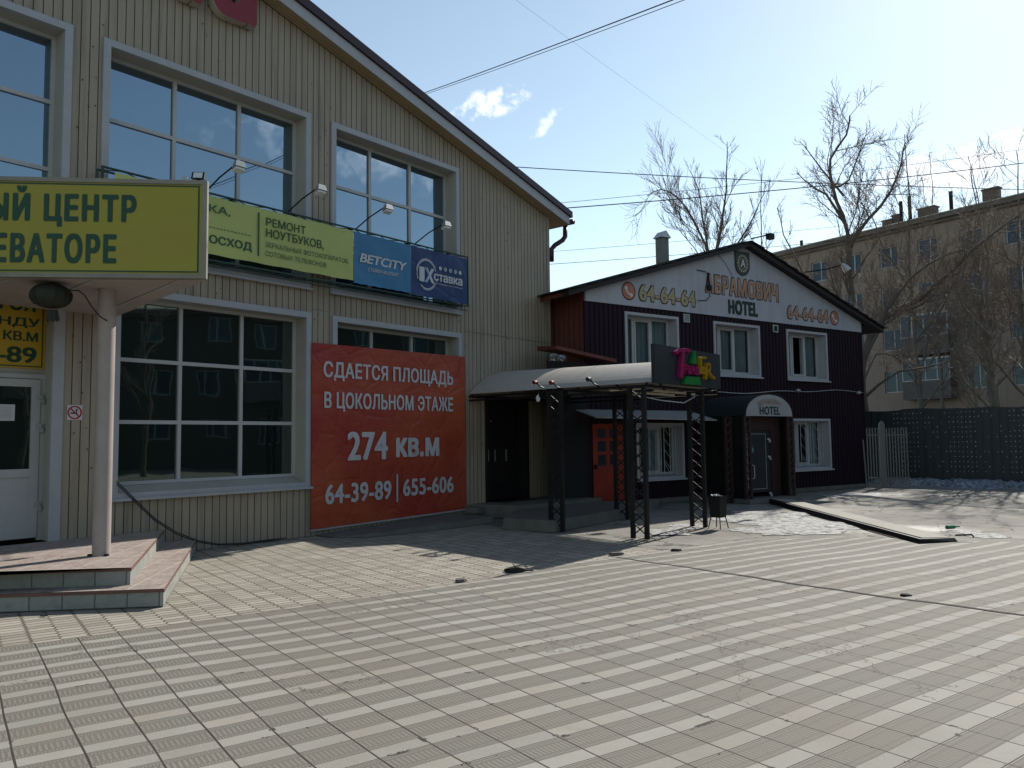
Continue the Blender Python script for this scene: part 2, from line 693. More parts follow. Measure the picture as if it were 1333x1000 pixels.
def ground_mat_tiles():
    n = NT('relief_paving_tiles')
    sep = n.n('ShaderNodeSeparateXYZ')
    wob = n.noise(0.5, 2, 0.5, out='Color')
    w0 = n.n('ShaderNodeVectorMath', operation='SUBTRACT')
    n.link(wob, w0.inputs[0])
    w0.inputs[1].default_value = (0.5, 0.5, 0.5)
    w1 = n.n('ShaderNodeVectorMath', operation='SCALE')
    n.link(w0.outputs[0], w1.inputs[0])
    w1.inputs['Scale'].default_value = 0.08
    w2 = n.n('ShaderNodeVectorMath', operation='ADD')
    n.link(n.obj(), w2.inputs[0])
    n.link(w1.outputs[0], w2.inputs[1])
    n.link(w2.outputs[0], sep.inputs[0])
    x = n.m_('DIVIDE', n.m_('SUBTRACT', sep.outputs[0], 0.645), TS)
    y = n.m_('DIVIDE', n.m_('SUBTRACT', sep.outputs[1], 7.83), -TN)       # local y points away from the boundary
    fx, fy = n.m_('FRACT', x), n.m_('FRACT', y)
    ix, iy = n.m_('FLOOR', x), n.m_('FLOOR', y)
    cmb = n.n('ShaderNodeCombineXYZ')
    n.link(ix, cmb.inputs[0])
    n.link(iy, cmb.inputs[1])
    wn = n.n('ShaderNodeTexWhiteNoise', noise_dimensions='2D')
    n.link(cmb.outputs[0], wn.inputs['Vector'])
    tile = wn.outputs['Value']
    hue = n.n('ShaderNodeSeparateColor')
    n.link(wn.outputs['Color'], hue.inputs[0])
    # joints
    jx = n.m_('LESS_THAN', n.m_('ABSOLUTE', n.m_('SUBTRACT', fx, 0.5)), n.m_('SUBTRACT', 0.490, n.m_('MULTIPLY', n.noise(1.7, 4, 0.7), 0.018)))
    jy = n.m_('LESS_THAN', n.m_('ABSOLUTE', n.m_('SUBTRACT', fy, 0.5)), 0.489)
    body = n.m_('MULTIPLY', jx, jy)
    # broken corners and crumbled joints
    crum = n.m_('MULTIPLY', n.m_('GREATER_THAN', n.noise(3.2, 5, 0.8), 0.61),
                n.m_('SUBTRACT', 1.0, n.m_('MULTIPLY', n.m_('LESS_THAN', n.m_('ABSOLUTE', n.m_('SUBTRACT', fx, 0.5)), 0.44),
                                           n.m_('LESS_THAN', n.m_('ABSOLUTE', n.m_('SUBTRACT', fy, 0.5)), 0.45))))
    body = n.m_('MULTIPLY', body, n.m_('SUBTRACT', 1.0, crum))
    # the relief band covers fy 0.04..0.62: a bead row, ladder slots, a bead row
    def between(v, a, b):
        return n.m_('MULTIPLY', n.m_('GREATER_THAN', v, a), n.m_('LESS_THAN', v, b))
    band = between(fy, 0.03, 0.62)
    slots = between(fy, 0.17, 0.47)
    b1, b2 = between(fy, 0.065, 0.135), between(fy, 0.505, 0.585)
    sl = n.m_('LESS_THAN', n.m_('ABSOLUTE', n.m_('SUBTRACT', n.m_('FRACT', n.m_('MULTIPLY', fx, 11.0)), 0.5)), 0.24)
    bd = n.m_('LESS_THAN', n.m_('ABSOLUTE', n.m_('SUBTRACT', n.m_('FRACT', n.m_('MULTIPLY', fx, 18.0)), 0.5)), 0.3)
    raised = n.m_('ADD', n.m_('MULTIPLY', slots, sl), n.m_('MULTIPLY', n.m_('ADD', b1, b2), bd), clamp=True)
    h = n.m_('SUBTRACT', 1.0, n.m_('MULTIPLY', band, n.m_('SUBTRACT', 1.0, raised)))
    h = n.m_('MULTIPLY', h, body)
    base = n.mix(tile, (0.205, 0.193, 0.168), (0.285, 0.269, 0.238))
    base = n.mix(n.m_('MULTIPLY', hue.outputs[1], 0.28), base, (0.29, 0.24, 0.19))
    base = n.mix(n.m_('MULTIPLY', hue.outputs[2], 0.28), base, (0.25, 0.27, 0.24))
    fine = n.noise(60, 3, 0.7)
    base = n.mix(n.m_('MULTIPLY', n.ramp(fine, 0.45, 0.75), 0.35, clamp=True), base, (0.33, 0.31, 0.275))
    # worn dirt held by the relief
    low = n.m_('MULTIPLY', band, n.m_('SUBTRACT', 1.0, raised))
    base = n.mix(n.m_('MULTIPLY', low, 0.82), base, (0.085, 0.078, 0.066))
    base = n.mix(n.m_('MULTIPLY', band, 0.60), base, (0.13, 0.12, 0.10))
    blot = n.ramp(n.noise(0.55, 6, 0.7), 0.46, 0.72)
    base = n.mix(n.m_('MULTIPLY', blot, 0.5, clamp=True), base, (0.17, 0.145, 0.11))
    spill = n.ramp(n.noise(1.9, 6, 0.75), 0.6, 0.72)
    base = n.mix(n.m_('MULTIPLY', spill, 0.4, clamp=True), base, (0.14, 0.12, 0.09))
    chip = n.ramp(n.noise(5.5, 5, 0.75), 0.66, 0.74)
    base = n.mix(n.m_('MULTIPLY', chip, 0.5, clamp=True), base, (0.11, 0.10, 0.085))
    base = n.mix(n.m_('SUBTRACT', 1.0, body), base, (0.035, 0.032, 0.026))
    ck = n.n('ShaderNodeTexVoronoi', feature='DISTANCE_TO_EDGE')
    ck.inputs['Scale'].default_value = 0.7
    wv = n.n('ShaderNodeVectorMath', operation='ADD')
    n.link(n.obj(), wv.inputs[0])
    n.link(n.noise(2.2, 5, 0.7, out='Color'), wv.inputs[1])
    n.link(wv.outputs[0], ck.inputs['Vector'])
    crk = n.m_('MULTIPLY', n.m_('LESS_THAN', ck.outputs['Distance'], 0.006), n.m_('GREATER_THAN', n.noise(0.4, 2), 0.5))
    base = n.mix(n.m_('MULTIPLY', crk, 0.7), base, (0.05, 0.045, 0.035))
    n.color(base)
    n.set(Roughness=0.85)
    n.bsdf.inputs['Specular IOR Level'].default_value = 0.25
    tilt = n.m_('MULTIPLY', n.m_('ADD', n.m_('MULTIPLY', fx, n.m_('SUBTRACT', hue.outputs[0], 0.5)),
                                 n.m_('MULTIPLY', fy, n.m_('SUBTRACT', hue.outputs[1], 0.5))), 1.2)
    hh = n.m_('ADD', n.m_('ADD', h, tilt), n.m_('MULTIPLY', fine, 0.25))
    n.bump(hh, 1.0, 0.008)
    return n.m


def ground_mat_pavers():
    n = NT('zigzag_block_paving')
    sep = n.n('ShaderNodeSeparateXYZ')
    n.link(n.obj(), sep.inputs[0])
    # courses run along local y; every long joint zigzags
    tri = n.m_('PINGPONG', n.m_('ADD', sep.outputs[1], 50.0), 0.055)
    xx = n.m_('ADD', sep.outputs[0], n.m_('MULTIPLY', tri, 0.5))
    cmb = n.n('ShaderNodeCombineXYZ')
    n.link(sep.outputs[1], cmb.inputs[0])
    n.link(xx, cmb.inputs[1])
    br = n.n('ShaderNodeTexBrick')
    br.offset = 0.5
    br.inputs['Scale'].default_value = 1.0
    br.inputs['Brick Width'].default_value = 0.11
    br.inputs['Row Height'].default_value = 0.215
    br.inputs['Mortar Size'].default_value = 0.010
    br.inputs['Mortar Smooth'].default_value = 0.3
    br.inputs['Color1'].default_value = (0.20, 0.18, 0.147, 1)
    br.inputs['Color2'].default_value = (0.32, 0.292, 0.245, 1)
    br.inputs['Mortar'].default_value = (0.04, 0.034, 0.026, 1)
    n.link(cmb.outputs[0], br.inputs['Vector'])
    fine = n.noise(50, 3, 0.7)
    c = n.mix(n.m_('MULTIPLY', n.ramp(fine, 0.45, 0.75), 0.4, clamp=True), br.outputs['Color'], (0.36, 0.335, 0.29))
    blot = n.ramp(n.noise(0.6, 6, 0.7), 0.46, 0.72)
    c = n.mix(n.m_('MULTIPLY', blot, 0.45, clamp=True), c, (0.15, 0.13, 0.10))
    n.color(c)
    n.set(Roughness=0.88)
    n.bsdf.inputs['Specular IOR Level'].default_value = 0.25
    h = n.m_('SUBTRACT', n.m_('MULTIPLY', fine, 0.3), br.outputs['Fac'])
    n.bump(h, 0.8, 0.006)
    return n.m


M_asphalt = ground_mat_asphalt()
M_tiles = ground_mat_tiles()
M_pavers = ground_mat_pavers()

mb = MB()
mb.face([(-250, -250, -0.012), (250, -250, -0.012), (250, 250, -0.012), (-250, 250, -0.012)])
struct(mb.build('ground', M_asphalt))


def bound(S):
    """where the relief tiles stop and the small blocks begin (n of the paving frame)"""
    pts = [(-40, -7.83), (3.0, -7.83), (5, -7.95), (8, -8.30), (10.2, -8.35), (12.0, -7.55), (13.2, -5.6), (14.5, -3.5), (40, -3.5)]
    for (a, va), (b, vb) in zip(pts, pts[1:]):
        if S <= b:
            return va + (vb - va) * (S - a) / (b - a)
    return pts[-1][1]


def und(S, T):
    d = max(0.0, min(1.0, (T - bound(S)) / 1.5))
    return d * (0.010 + 0.012 * math.sin(0.9 * S + 1.3 * math.sin(0.6 * T)) * math.sin(0.8 * T + 0.5)
                + 0.006 * math.sin(2.3 * S + 1.1 * T))


def sheet(name, m, rows_fn, S0, S1, dS, z, undul=False):
    """sheet in the paving frame as an object turned with it, so the pattern follows"""
    me = bpy.data.meshes.new(name)
    V, Fc = [], []
    nS = int(round((S1 - S0) / dS))
    cols = []
    for i in range(nS + 1):
        S = S0 + (S1 - S0) * i / nS
        cols.append([(S, T) for T in rows_fn(S)])
    R = len(cols[0])
    for c in cols:
        for (S, T) in c:
            V.append((S, -T, z + (und(S, T) if undul else 0)))
    for i in range(nS):
        for j in range(R - 1):
            a = i * R + j
            Fc.append((a, a + 1, a + R + 1, a + R))
    me.from_pydata(V, [], Fc)
    me.materials.append(m)
    me.polygons.foreach_set('use_smooth', [True] * len(Fc))
    o = bpy.data.objects.new(name, me)
    COL.objects.link(o)
    # local +x = rows direction, local +y = away from the camera side
    o.rotation_euler = (0, 0, math.atan2(FT.a.y, FT.a.x))
    return o


def tile_rows(S):
    b = bound(S)
    N = 48
    return [b + (9.0 - b) * (j / N) for j in range(N + 1)][::-1]


t_sheet = sheet('tiled_square', M_tiles, tile_rows, -16, 24, 0.25, -0.004, True)
struct(t_sheet)
p_sheet = sheet('block_paved_walk', M_pavers, lambda S: [-17.0, bound(S)], -16, 8.6, 0.2, -0.008)
struct(p_sheet)

# ------------------------------------------------------------------ the beige building
A_L, A_R = -18.0, 7.87
RIDGE_S, RIDGE_Z = -5.06, 10.49


def a_top(s):
    """underside of the sloping soffit along the facade"""
    return 7.17 + (RIDGE_Z - 7.17) * (1 - abs(s - RIDGE_S) / (A_R - RIDGE_S))


office = thing('office_building', 'long beige ribbed-metal building with large windows and a pitched roof at the left', 'building', FA(-5, 0, 0))
UP_WIN = [(-6.9, -3.38), (-2.92, 0.67), (1.17, 4.57)]
LOW_WIN = [(-2.69, 0.70, 0.86, 3.93), (1.21, 4.61, 0.86, 3.93)]
ENTRY = (-7.4, -3.38, 0.0, 3.86)
BLACK = (5.39, 6.93, 0.0, 2.62)
ops = [(a, b, 4.37, 7.56) for a, b in UP_WIN] + LOW_WIN + [ENTRY, BLACK]
mb = ribbed(FA, A_L, A_R, a_top, ops, 0.125, 0.013, 0.012)
# the gable end wall round the corner and the far side, plain sheets of the same cladding
mb.face([FA(A_R, -0.012, 0), FA(A_R, -24, 0), FA(A_R, -24, 7.17), FA(A_R, -0.012, 7.17)])
mb.face([FA(A_L, -0.012, 0), FA(A_L, -24, 0), FA(A_L, -24, 7.17), FA(A_L, -0.012, 7.17)])
mb.face([FA(A_L, -24, 0), FA(A_R, -24, 0), FA(A_R, -24, 7.17), FA(RIDGE_S, -24, RIDGE_Z), FA(A_L, -24, 7.17)])
mb.box(FA, A_R - 0.09, A_R + 0.006, -0.10, 0.012, 0, a_top(A_R - 0.09))
mb.build('wall', [M_cream, M_groove], office)
for a, b, z in ((4.75, A_R, 4.02), (-18.0, -3.40, 4.02), (0.78, 1.13, 4.02), (-3.3, -2.8, 4.02)):
    sm = MB()
    sm.box(FA, a, b, -0.004, 0.0165, z, z + 0.012)
    sm.build('panel_seam', M_cream, office)
sc_ = MB()
rr = random.Random(44)
for k in range(420):
    s, z = rr.choice([-3.15, 0.92, 4.75, 5.3, 6.1, 6.9, 7.6, -1.2, 2.4, 3.6]) + rr.uniform(-0.25, 0.25), rr.uniform(0.2, 9.3)
    if z > a_top(s) - 0.1 or any(o[0] - 0.1 < s < o[1] + 0.1 and o[2] - 0.1 < z < o[3] + 0.1 for o in ops):
        continue
    q = rr.uniform(0.006, 0.013)
    sc_.face([FA(s - q, 0.0135, z - q), FA(s + q, 0.0135, z - q), FA(s + q, 0.0135, z + q), FA(s - q, 0.0135, z + q)])
o = sc_.build('screw_and_light_dots', M_groove, office)
o['kind'] = 'stuff'
# dark interior behind the glazing, floor by floor
mb = MB()
mb.box(FA, A_L + 0.3, A_R - 0.3, -8.0, -1.2, 0.0, 7.0)
mb.build('interior', M_room, office)


M_glass_low = glass_mirror('dark_ground_floor_glass', (0.006, 0.011, 0.010), 2.2)
M_glass_low.node_tree.nodes['Principled BSDF'].inputs['Specular Tint'].default_value = (0.8, 1.0, 0.95, 1)


def office_window(s0, s1, z0, z1, cols, rows, sill=True, gm=None):
    w = MB()
    ring(w, FA, s0 - 0.02, s1 + 0.02, z0 - 0.02, z1 + 0.02, 0.105, -0.03, 0.035)
    # one sill that leans out
    if sill:
        w.box(FA, s0 - 0.04, s1 + 0.04, 0.036, 0.085, z0 - 0.03, z0 + 0.012)
    f = w.build('window_trim', M_white_trim, office)
    r = MB()
    t = 0.085
    for q in ([FA(s0 + t, -0.03, z1 - t), FA(s1 - t, -0.03, z1 - t), FA(s1 - t, -0.30, z1 - t), FA(s0 + t, -0.30, z1 - t)],
              [FA(s0 + t, -0.03, z0 + t), FA(s1 - t, -0.03, z0 + t), FA(s1 - t, -0.30, z0 + t + 0.1), FA(s0 + t, -0.30, z0 + t + 0.1)],
              [FA(s0 + t, -0.03, z0 + t), FA(s0 + t, -0.30, z0 + t), FA(s0 + t, -0.30, z1 - t), FA(s0 + t, -0.03, z1 - t)],
              [FA(s1 - t, -0.03, z0 + t), FA(s1 - t, -0.30, z0 + t), FA(s1 - t, -0.30, z1 - t), FA(s1 - t, -0.03, z1 - t)]):
        r.face(q)
    r.build('reveal', M_reveal, f)
    g = MB()
    i0, i1, j0, j1 = s0 + t, s1 - t, z0 + t + 0.1, z1 - t
    bar = 0.058
    xs = [i0 + (i1 - i0) * k / cols for k in range(cols + 1)]
    ys = [j0 + (j1 - j0) * k / rows for k in range(rows + 1)]
    ring(g, FA, i0, i1, j0, j1, 0.05, -0.345, -0.285)
    for y in ys[1:-1]:
        g.box(FA, i0 + 0.05, i1 - 0.05, -0.345, -0.285, y - bar / 2, y + bar / 2)
    lims = [j0 + 0.05] + [y for y in ys[1:-1]] + [j1 - 0.05]
    for x in xs[1:-1]:
        for k in range(rows):
            lo = lims[k] + (bar / 2 if k else 0)
            hi = lims[k + 1] - (bar / 2 if k < rows - 1 else 0)
            g.box(FA, x - bar / 2, x + bar / 2, -0.343, -0.283, lo, hi)
    g.build('window_frame', M_white_pvc, f)
    p = MB()
    for a, b in zip(xs, xs[1:]):
        for c, d in zip(ys, ys[1:]):
            tl = [random.uniform(-0.004, 0.004) for _ in range(3)]
            p.face([FA(a, -0.32 + tl[0], c), FA(b, -0.32 + tl[1], c), FA(b, -0.32 + tl[1] + tl[2], d), FA(a, -0.32 + tl[0] + tl[2], d)])
    p.build('pane', gm or M_glass, f)


for a, b in UP_WIN:
    office_window(a, b, 4.37, 7.56, 3, 3)
for a, b, c, d in LOW_WIN:
    office_window(a, b, c, d, 3, 3, a < 0, M_glass_low)

# deep entrance bay with a glazed door
mb = MB()
mb.box(FA, ENTRY[1] - 0.125, ENTRY[1] + 0.02, -0.03, 0.035, 0.36, 3.88)
mb.box(FA, ENTRY[0], ENTRY[1] - 0.125, -0.03, 0.035, 3.76, 3.88)
mb.build('entrance_trim', M_white_trim, office)
mb = MB()
mb.face([FA(ENTRY[1] - 0.10, -0.03, 0.36), FA(ENTRY[1] - 0.10, -0.34, 0.36), FA(ENTRY[1] - 0.10, -0.34, 3.80), FA(ENTRY[1] - 0.10, -0.03, 3.80)])
mb.face([FA(ENTRY[0], -0.03, 3.79), FA(ENTRY[1], -0.03, 3.79), FA(ENTRY[1], -0.34, 3.79), FA(ENTRY[0], -0.34, 3.79)])
mb.box(FA, ENTRY[0], ENTRY[1] - 0.10, -0.60, -0.33, 2.62, 3.79)
mb.build('entrance_reveal', M_reveal, office)
mb = MB()
dR = -3.48
mb.box(FA, dR - 0.05, dR, -0.34, -0.28, 0.36, 2.62)
mb.box(FA, dR - 1.9, dR - 0.05, -0.34, -0.28, 2.56, 2.62)
dframe = mb.build('door_frame', M_white_pvc, office)
mb = MB()
d0, d1, z0, z1 = dR - 1.0, dR - 0.06, 0.40, 2.55
ring(mb, FA, d0, d1, z0, z1, 0.105, -0.33, -0.265)
mb.box(FA, d0 + 0.105, d1 - 0.105, -0.33, -0.265, 1.22, 1.33)
mb.box(FA, d0 + 0.105, d1 - 0.105, -0.315, -0.29, 0.505, 1.22)
door = mb.build('entrance_door', M_white_pvc, office)
mb = MB()
mb.box(FA, d0 + 0.10, d1 - 0.10, -0.31, -0.295, 1.33, 2.45)
mb.build('pane', M_glass_low, door)
for z in (2.28, 1.88, 0.82):
    mb = MB()
    mb.box(FA, d1 - 0.045, d1 + 0.02, -0.264, -0.235, z, z + 0.06)
    mb.box(FA, d1 - 0.005, d1 + 0.04, -0.264, -0.225, z - 0.055, z - 0.002)
    mb.build('hinge', M_white_trim, door)
mb = MB()
mb.box(FA, -4.3, -3.84, -0.294, -0.292, 1.98, 2.20)
for k in range(6):
    mb.box(FA, -4.2, -3.88, -0.2915, -0.291, 2.02 + k * 0.026, 2.027 + k * 0.026, 1)
mb.build('paper_notice', [M_ink_white, M_grey_metal], door)

# black double door under the arched canopy
mb = MB()
mb.box(FA, 5.39, 5.47, -0.32, 0.02, 0.26, 2.62)
mb.box(FA, 6.85, 6.93, -0.32, 0.02, 0.26, 2.62)
mb.box(FA, 5.47, 6.85, -0.32, 0.02, 2.54, 2.62)
bd = mb.build('black_door', M_black_steel, office)
for a, b in ((5.475, 6.155), (6.165, 6.845)):
    mb = MB()
    mb.box(FA, a, b, -0.31, -0.25, 0.28, 2.535)
    for zz in ((0.45, 1.1), (1.25, 1.55), (1.7, 2.4)):
        ring(mb, FA, a + 0.10, b - 0.10, zz[0], zz[1], 0.025, -0.249, -0.235)
    lf = mb.build('door_leaf', M_black_steel, bd)
for s in (5.72, 5.96, 6.36):
    mb = MB()
    mb.box(FA, s, s + 0.02, -0.234, -0.20, 1.15, 1.42)
    mb.build('door_handle', M_grey_metal, bd)
mb = MB()
mb.box(FA, 5.82, 5.86, -0.234, -0.215, 2.05, 2.09)
mb.build('peephole', M_grey_metal, bd)

# roof: two slopes, white barge board, dark edge, soffit of boards
OV, EV = 0.30, 0.46
for sg in (1, -1):
    def P(s, n, dz):
        ss = RIDGE_S + (s - RIDGE_S) * sg
        return FA(ss, n, a_top(ss) + dz)
    e = A_R + EV
    mb = MB()
    mb.prism([P(RIDGE_S, OV + 0.05, 0.215), P(e + 0.1, OV + 0.05, 0.215), P(e + 0.1, -24.5, 0.215), P(RIDGE_S, -24.5, 0.215)],
             [P(RIDGE_S, OV + 0.05, 0.41), P(e + 0.1, OV + 0.05, 0.36), P(e + 0.1, -24.5, 0.36), P(RIDGE_S, -24.5, 0.41)])
    mb.build('roof_sheet', M_maroon_edge, office)
    mb = MB()
    mb.prism([P(RIDGE_S, OV, 0.0), P(e, OV, 0.0), P(e, OV - 0.03, 0.0), P(RIDGE_S, OV - 0.03, 0.0)],
             [P(RIDGE_S, OV, 0.21), P(e, OV, 0.21), P(e, OV - 0.03, 0.21), P(RIDGE_S, OV - 0.03, 0.21)])
    mb.prism([P(e, OV, 0.02), P(e + 0.03, OV, 0.02), P(e + 0.03, -24.4, 0.02), P(e, -24.4, 0.02)],
             [P(e, OV, 0.21), P(e + 0.03, OV, 0.21), P(e + 0.03, -24.4, 0.21), P(e, -24.4, 0.21)])
    mb.build('barge_board', M_white_trim, office)
    mb = MB()
    n0 = 0.014
    for k in range(3):
        na, nb = n0 + (OV - 0.032 - n0) * k / 3, n0 + (OV - 0.032 - n0) * (k + 1) / 3 - 0.012
        mb.prism([P(RIDGE_S, na, 0.004), P(e - 0.002, na, 0.004), P(e - 0.002, nb, 0.004), P(RIDGE_S, nb, 0.004)],
                 [P(RIDGE_S, na, 0.04), P(e - 0.002, na, 0.04), P(e - 0.002, nb, 0.04), P(RIDGE_S, nb, 0.04)])
    mb.prism([P(A_R + 0.012, 0.0, 0.004), P(e - 0.002, 0.0, 0.004), P(e - 0.002, -24.3, 0.004), P(A_R + 0.012, -24.3, 0.004)],
             [P(A_R + 0.012, 0.0, 0.04), P(e - 0.002, 0.0, 0.04), P(e - 0.002, -24.3, 0.04), P(A_R + 0.012, -24.3, 0.04)])
    mb.build('soffit', M_soffit, office)
# gutter and cranked downpipe at the corner
mb = MB()
gz = a_top(A_R + EV) + 0.10
mb.tube([FA(A_R + EV + 0.14, 0.34, gz), FA(A_R + EV + 0.14, -24.3, gz)], 0.075, 8)
mb.build('gutter', M_maroon_edge, office, smooth=True)
mb = MB()
mb.tube([FA(A_R + EV + 0.12, 0.10, gz - 0.03), FA(A_R + EV + 0.10, 0.10, gz - 0.36), FA(A_R + EV - 0.02, 0.10, gz - 0.48),
         FA(A_R + 0.24, 0.02, gz - 0.62), FA(A_R + 0.11, 0.0, gz - 0.74), FA(A_R + 0.10, 0.0, gz - 1.06)], 0.062, 10)
mb.build('downpipe', M_maroon_edge, office, smooth=True)

# red channel letters high on the gable
ls = thing('letter_sign', 'crimson raised letters with pale sides mounted high on the beige gable', 'sign', FA(-1.2, 0.02, 8.75))
lettering('letter', FA, 'а', -1.36, -0.53, 8.60, 9.75, 0.02, M_red_letter, ls, bold=0.07, depth=0.16, side=M_letter_side)
lettering('letter', FA, 'н', -2.42, -1.50, 8.60, 9.75, 0.02, M_red_letter, ls, bold=0.07, depth=0.16, side=M_letter_side)

# ------------------------------------------------------------------ banners on the green frame
fr = thing('banner_frame', 'dark green steel truss frame holding the row of banners on the beige wall', 'frame', FA(0.8, 0.2, 4.5))
mb = MB()
for z in (4.50, 5.56):
    for n in (0.30, 0.12):
        mb.tube([FA(-3.03, n, z), FA(4.54, n, z)], 0.018, 5)
    k = -3.03
    i = 0
    while k < 4.4:
        mb.tube([FA(k, 0.30 if i % 2 else 0.12, z), FA(min(k + 0.3, 4.54), 0.12 if i % 2 else 0.30, z)], 0.008, 4)
        k += 0.3
        i += 1
mb.tube([FA(-3.0, 0.31, 4.40), FA(4.5, 0.31, 4.40)], 0.012, 5)
for s in (-3.03, 4.54):
    mb.tube([FA(s, 0.30, 4.49), FA(s, 0.30, 5.57)], 0.02, 5)
    mb.tube([FA(s, 0.12, 4.49), FA(s, 0.12, 5.57)], 0.02, 5)
mb.build('truss', M_green_steel, fr)
for s in (-2.2, -1.0, 0.2, 1.41, 2.84, 4.0):
    for z in (4.52, 5.54):
        mb = MB()
        mb.box(FA, s - 0.02, s + 0.02, 0.001, 0.30, z - 0.02, z + 0.02)
        mb.build('bracket', M_green_steel, fr)


def banner(name, label, s0, s1, z0, z1, m, n=0.345):
    """vinyl sheet pulled tight on lacing: slight sag and ripples in real geometry"""
    b = thing(name, label, 'banner', FA((s0 + s1) / 2, n, z0), 'banners in the row on the green frame')
    mb = MB()
    NX, NZ = 28, 10
    def q(i, j):
        u, v = i / NX, j / NZ
        e = min(u, 1 - u, v, 1 - v)
        w = 0.006 * math.sin(9 * u + 5 * v + s0) * min(1, e * 8)
        z = z0 + (z1 - z0) * v + 0.006 * math.sin(u * 40) * (1 if j in (0, NZ) else 0)
        return FA(s0 + (s1 - s0) * u, n + w, z)
    for i in range(NX):
        for j in range(NZ):
            mb.face([q(i, j), q(i + 1, j), q(i + 1, j + 1), q(i, j + 1)])
    mb.build('sheet', m, b, smooth=True)
    return b


TX = 0.358
b1 = banner('advert_banner', 'lime green advertising banner with dark green lettering about repairs, longest in the row', -2.88, 1.405, 4.58, 5.50, M_lime_print)
for body, a, b, c, d, bo in (('ТКА,', -1.62, -1.08, 5.23, 5.37, 0.01), ('ОСХОД', -1.44, -0.69, 4.73, 4.89, 0.03),
                             ('РЕМОНТ', -0.43, 0.35, 5.23, 5.37, 0.015), ('НОУТБУКОВ,', -0.43, 0.73, 5.02, 5.19, 0.015),
                             ('ЗЕРКАЛЬНЫХ ФОТОАППАРАТОВ,', -0.44, 1.29, 4.86, 4.96, 0.0), ('СОТОВЫХ ТЕЛЕФОНОВ', -0.44, 0.79, 4.72, 4.81, 0.0)):
    lettering('lettering', FA, body, a, b, c, d, TX, M_ink_lime, b1, bold=bo)
mb = MB()
mb.box(FA, -0.585, -0.557, TX, TX + 0.002, 4.70, 5.42)
for k in range(13):
    mb.box(FA, -1.50 + k * 0.062, -1.465 + k * 0.062, TX, TX + 0.002, 5.0, 5.012)
mb.build('printed_lines', M_ink_lime, b1)
b2 = banner('advert_banner', 'mid blue advertising banner with white lettering in the middle of the row', 1.415, 2.835, 4.545, 5.50, M_blue_print)
lettering('lettering', FA, 'BETCiTY', 1.54, 2.72, 4.95, 5.125, TX, M_ink_white, b2, bold=0.035, shear=0.22)
lettering('lettering', FA, 'СТАВКИ НА СПОРТ', 1.74, 2.51, 4.81, 4.88, TX, M_ink_white, b2, bold=0.012, shear=0.2)
b3 = banner('advert_banner', 'creased navy blue banner with a ringed white emblem at the right end of the row', 2.845, 4.46, 4.52, 5.50, M_navy_print)
mb = MB()


def arc_strip(mb, F, cs, cz, r0, r1, a0, a1, n, seg=24, ry=1.0):
    for i in range(seg):
        p, q = rad(a0 + (a1 - a0) * i / seg), rad(a0 + (a1 - a0) * (i + 1) / seg)
        mb.face([F(cs + r0 * math.cos(p), n, cz + ry * r0 * math.sin(p)), F(cs + r1 * math.cos(p), n, cz + ry * r1 * math.sin(p)),
                 F(cs + r1 * math.cos(q), n, cz + ry * r1 * math.sin(q)), F(cs + r0 * math.cos(q), n, cz + ry * r0 * math.sin(q))])


arc_strip(mb, FA, 3.26, 4.98, 0.255, 0.275, 20, 205, TX, ry=1.1)
arc_strip(mb, FA, 3.26, 4.98, 0.255, 0.275, 232, 330, TX, ry=1.1)
arc_strip(mb, FA, 3.26, 4.98, 0.288, 0.298, 30, 170, TX, ry=1.08)
arc_strip(mb, FA, 3.26, 4.98, 0.288, 0.298, 250, 345, TX, ry=1.08)
for k, s in enumerate((3.65, 3.80, 3.95, 4.10, 4.24)):
    arc_strip(mb, FA, s, 5.165, 0.0 if k in (0, 4) else 0.026, 0.042, 0, 360, TX, 12)
    if k in (1, 2, 3):
        mb.face([FA(s - 0.02, TX, 5.15), FA(s - 0.008, TX, 5.143), FA(s + 0.02, TX, 5.18), FA(s + 0.008, TX, 5.187)])
mb.build('emblem', M_ink_white, b3)
lettering('lettering', FA, '1', 3.055, 3.20, 4.82, 5.12, TX, M_ink_white, b3, bold=0.05)
lettering('lettering', FA, 'Х', 3.20, 3.47, 4.82, 5.12, TX + 0.002, M_ink_white, b3, bold=0.05)
mb = MB()
mb.face([FA(3.19, TX + 0.004, 4.83), FA(3.275, TX + 0.004, 4.83), FA(3.385, TX + 0.004, 4.97), FA(3.275, TX + 0.004, 5.11), FA(3.19, TX + 0.004, 5.11), FA(3.30, TX + 0.004, 4.97)])
mb.build('emblem_chevron', M_ink_sky, b3)
lettering('lettering', FA, 'ставка', 3.46, 4.31, 4.89, 5.04, TX, M_ink_white, b3, bold=0.035)
lettering('lettering', FA, 'букмекерская компания', 3.56, 4.31, 4.82, 4.855, TX, M_ink_white, b3, bold=0.0)


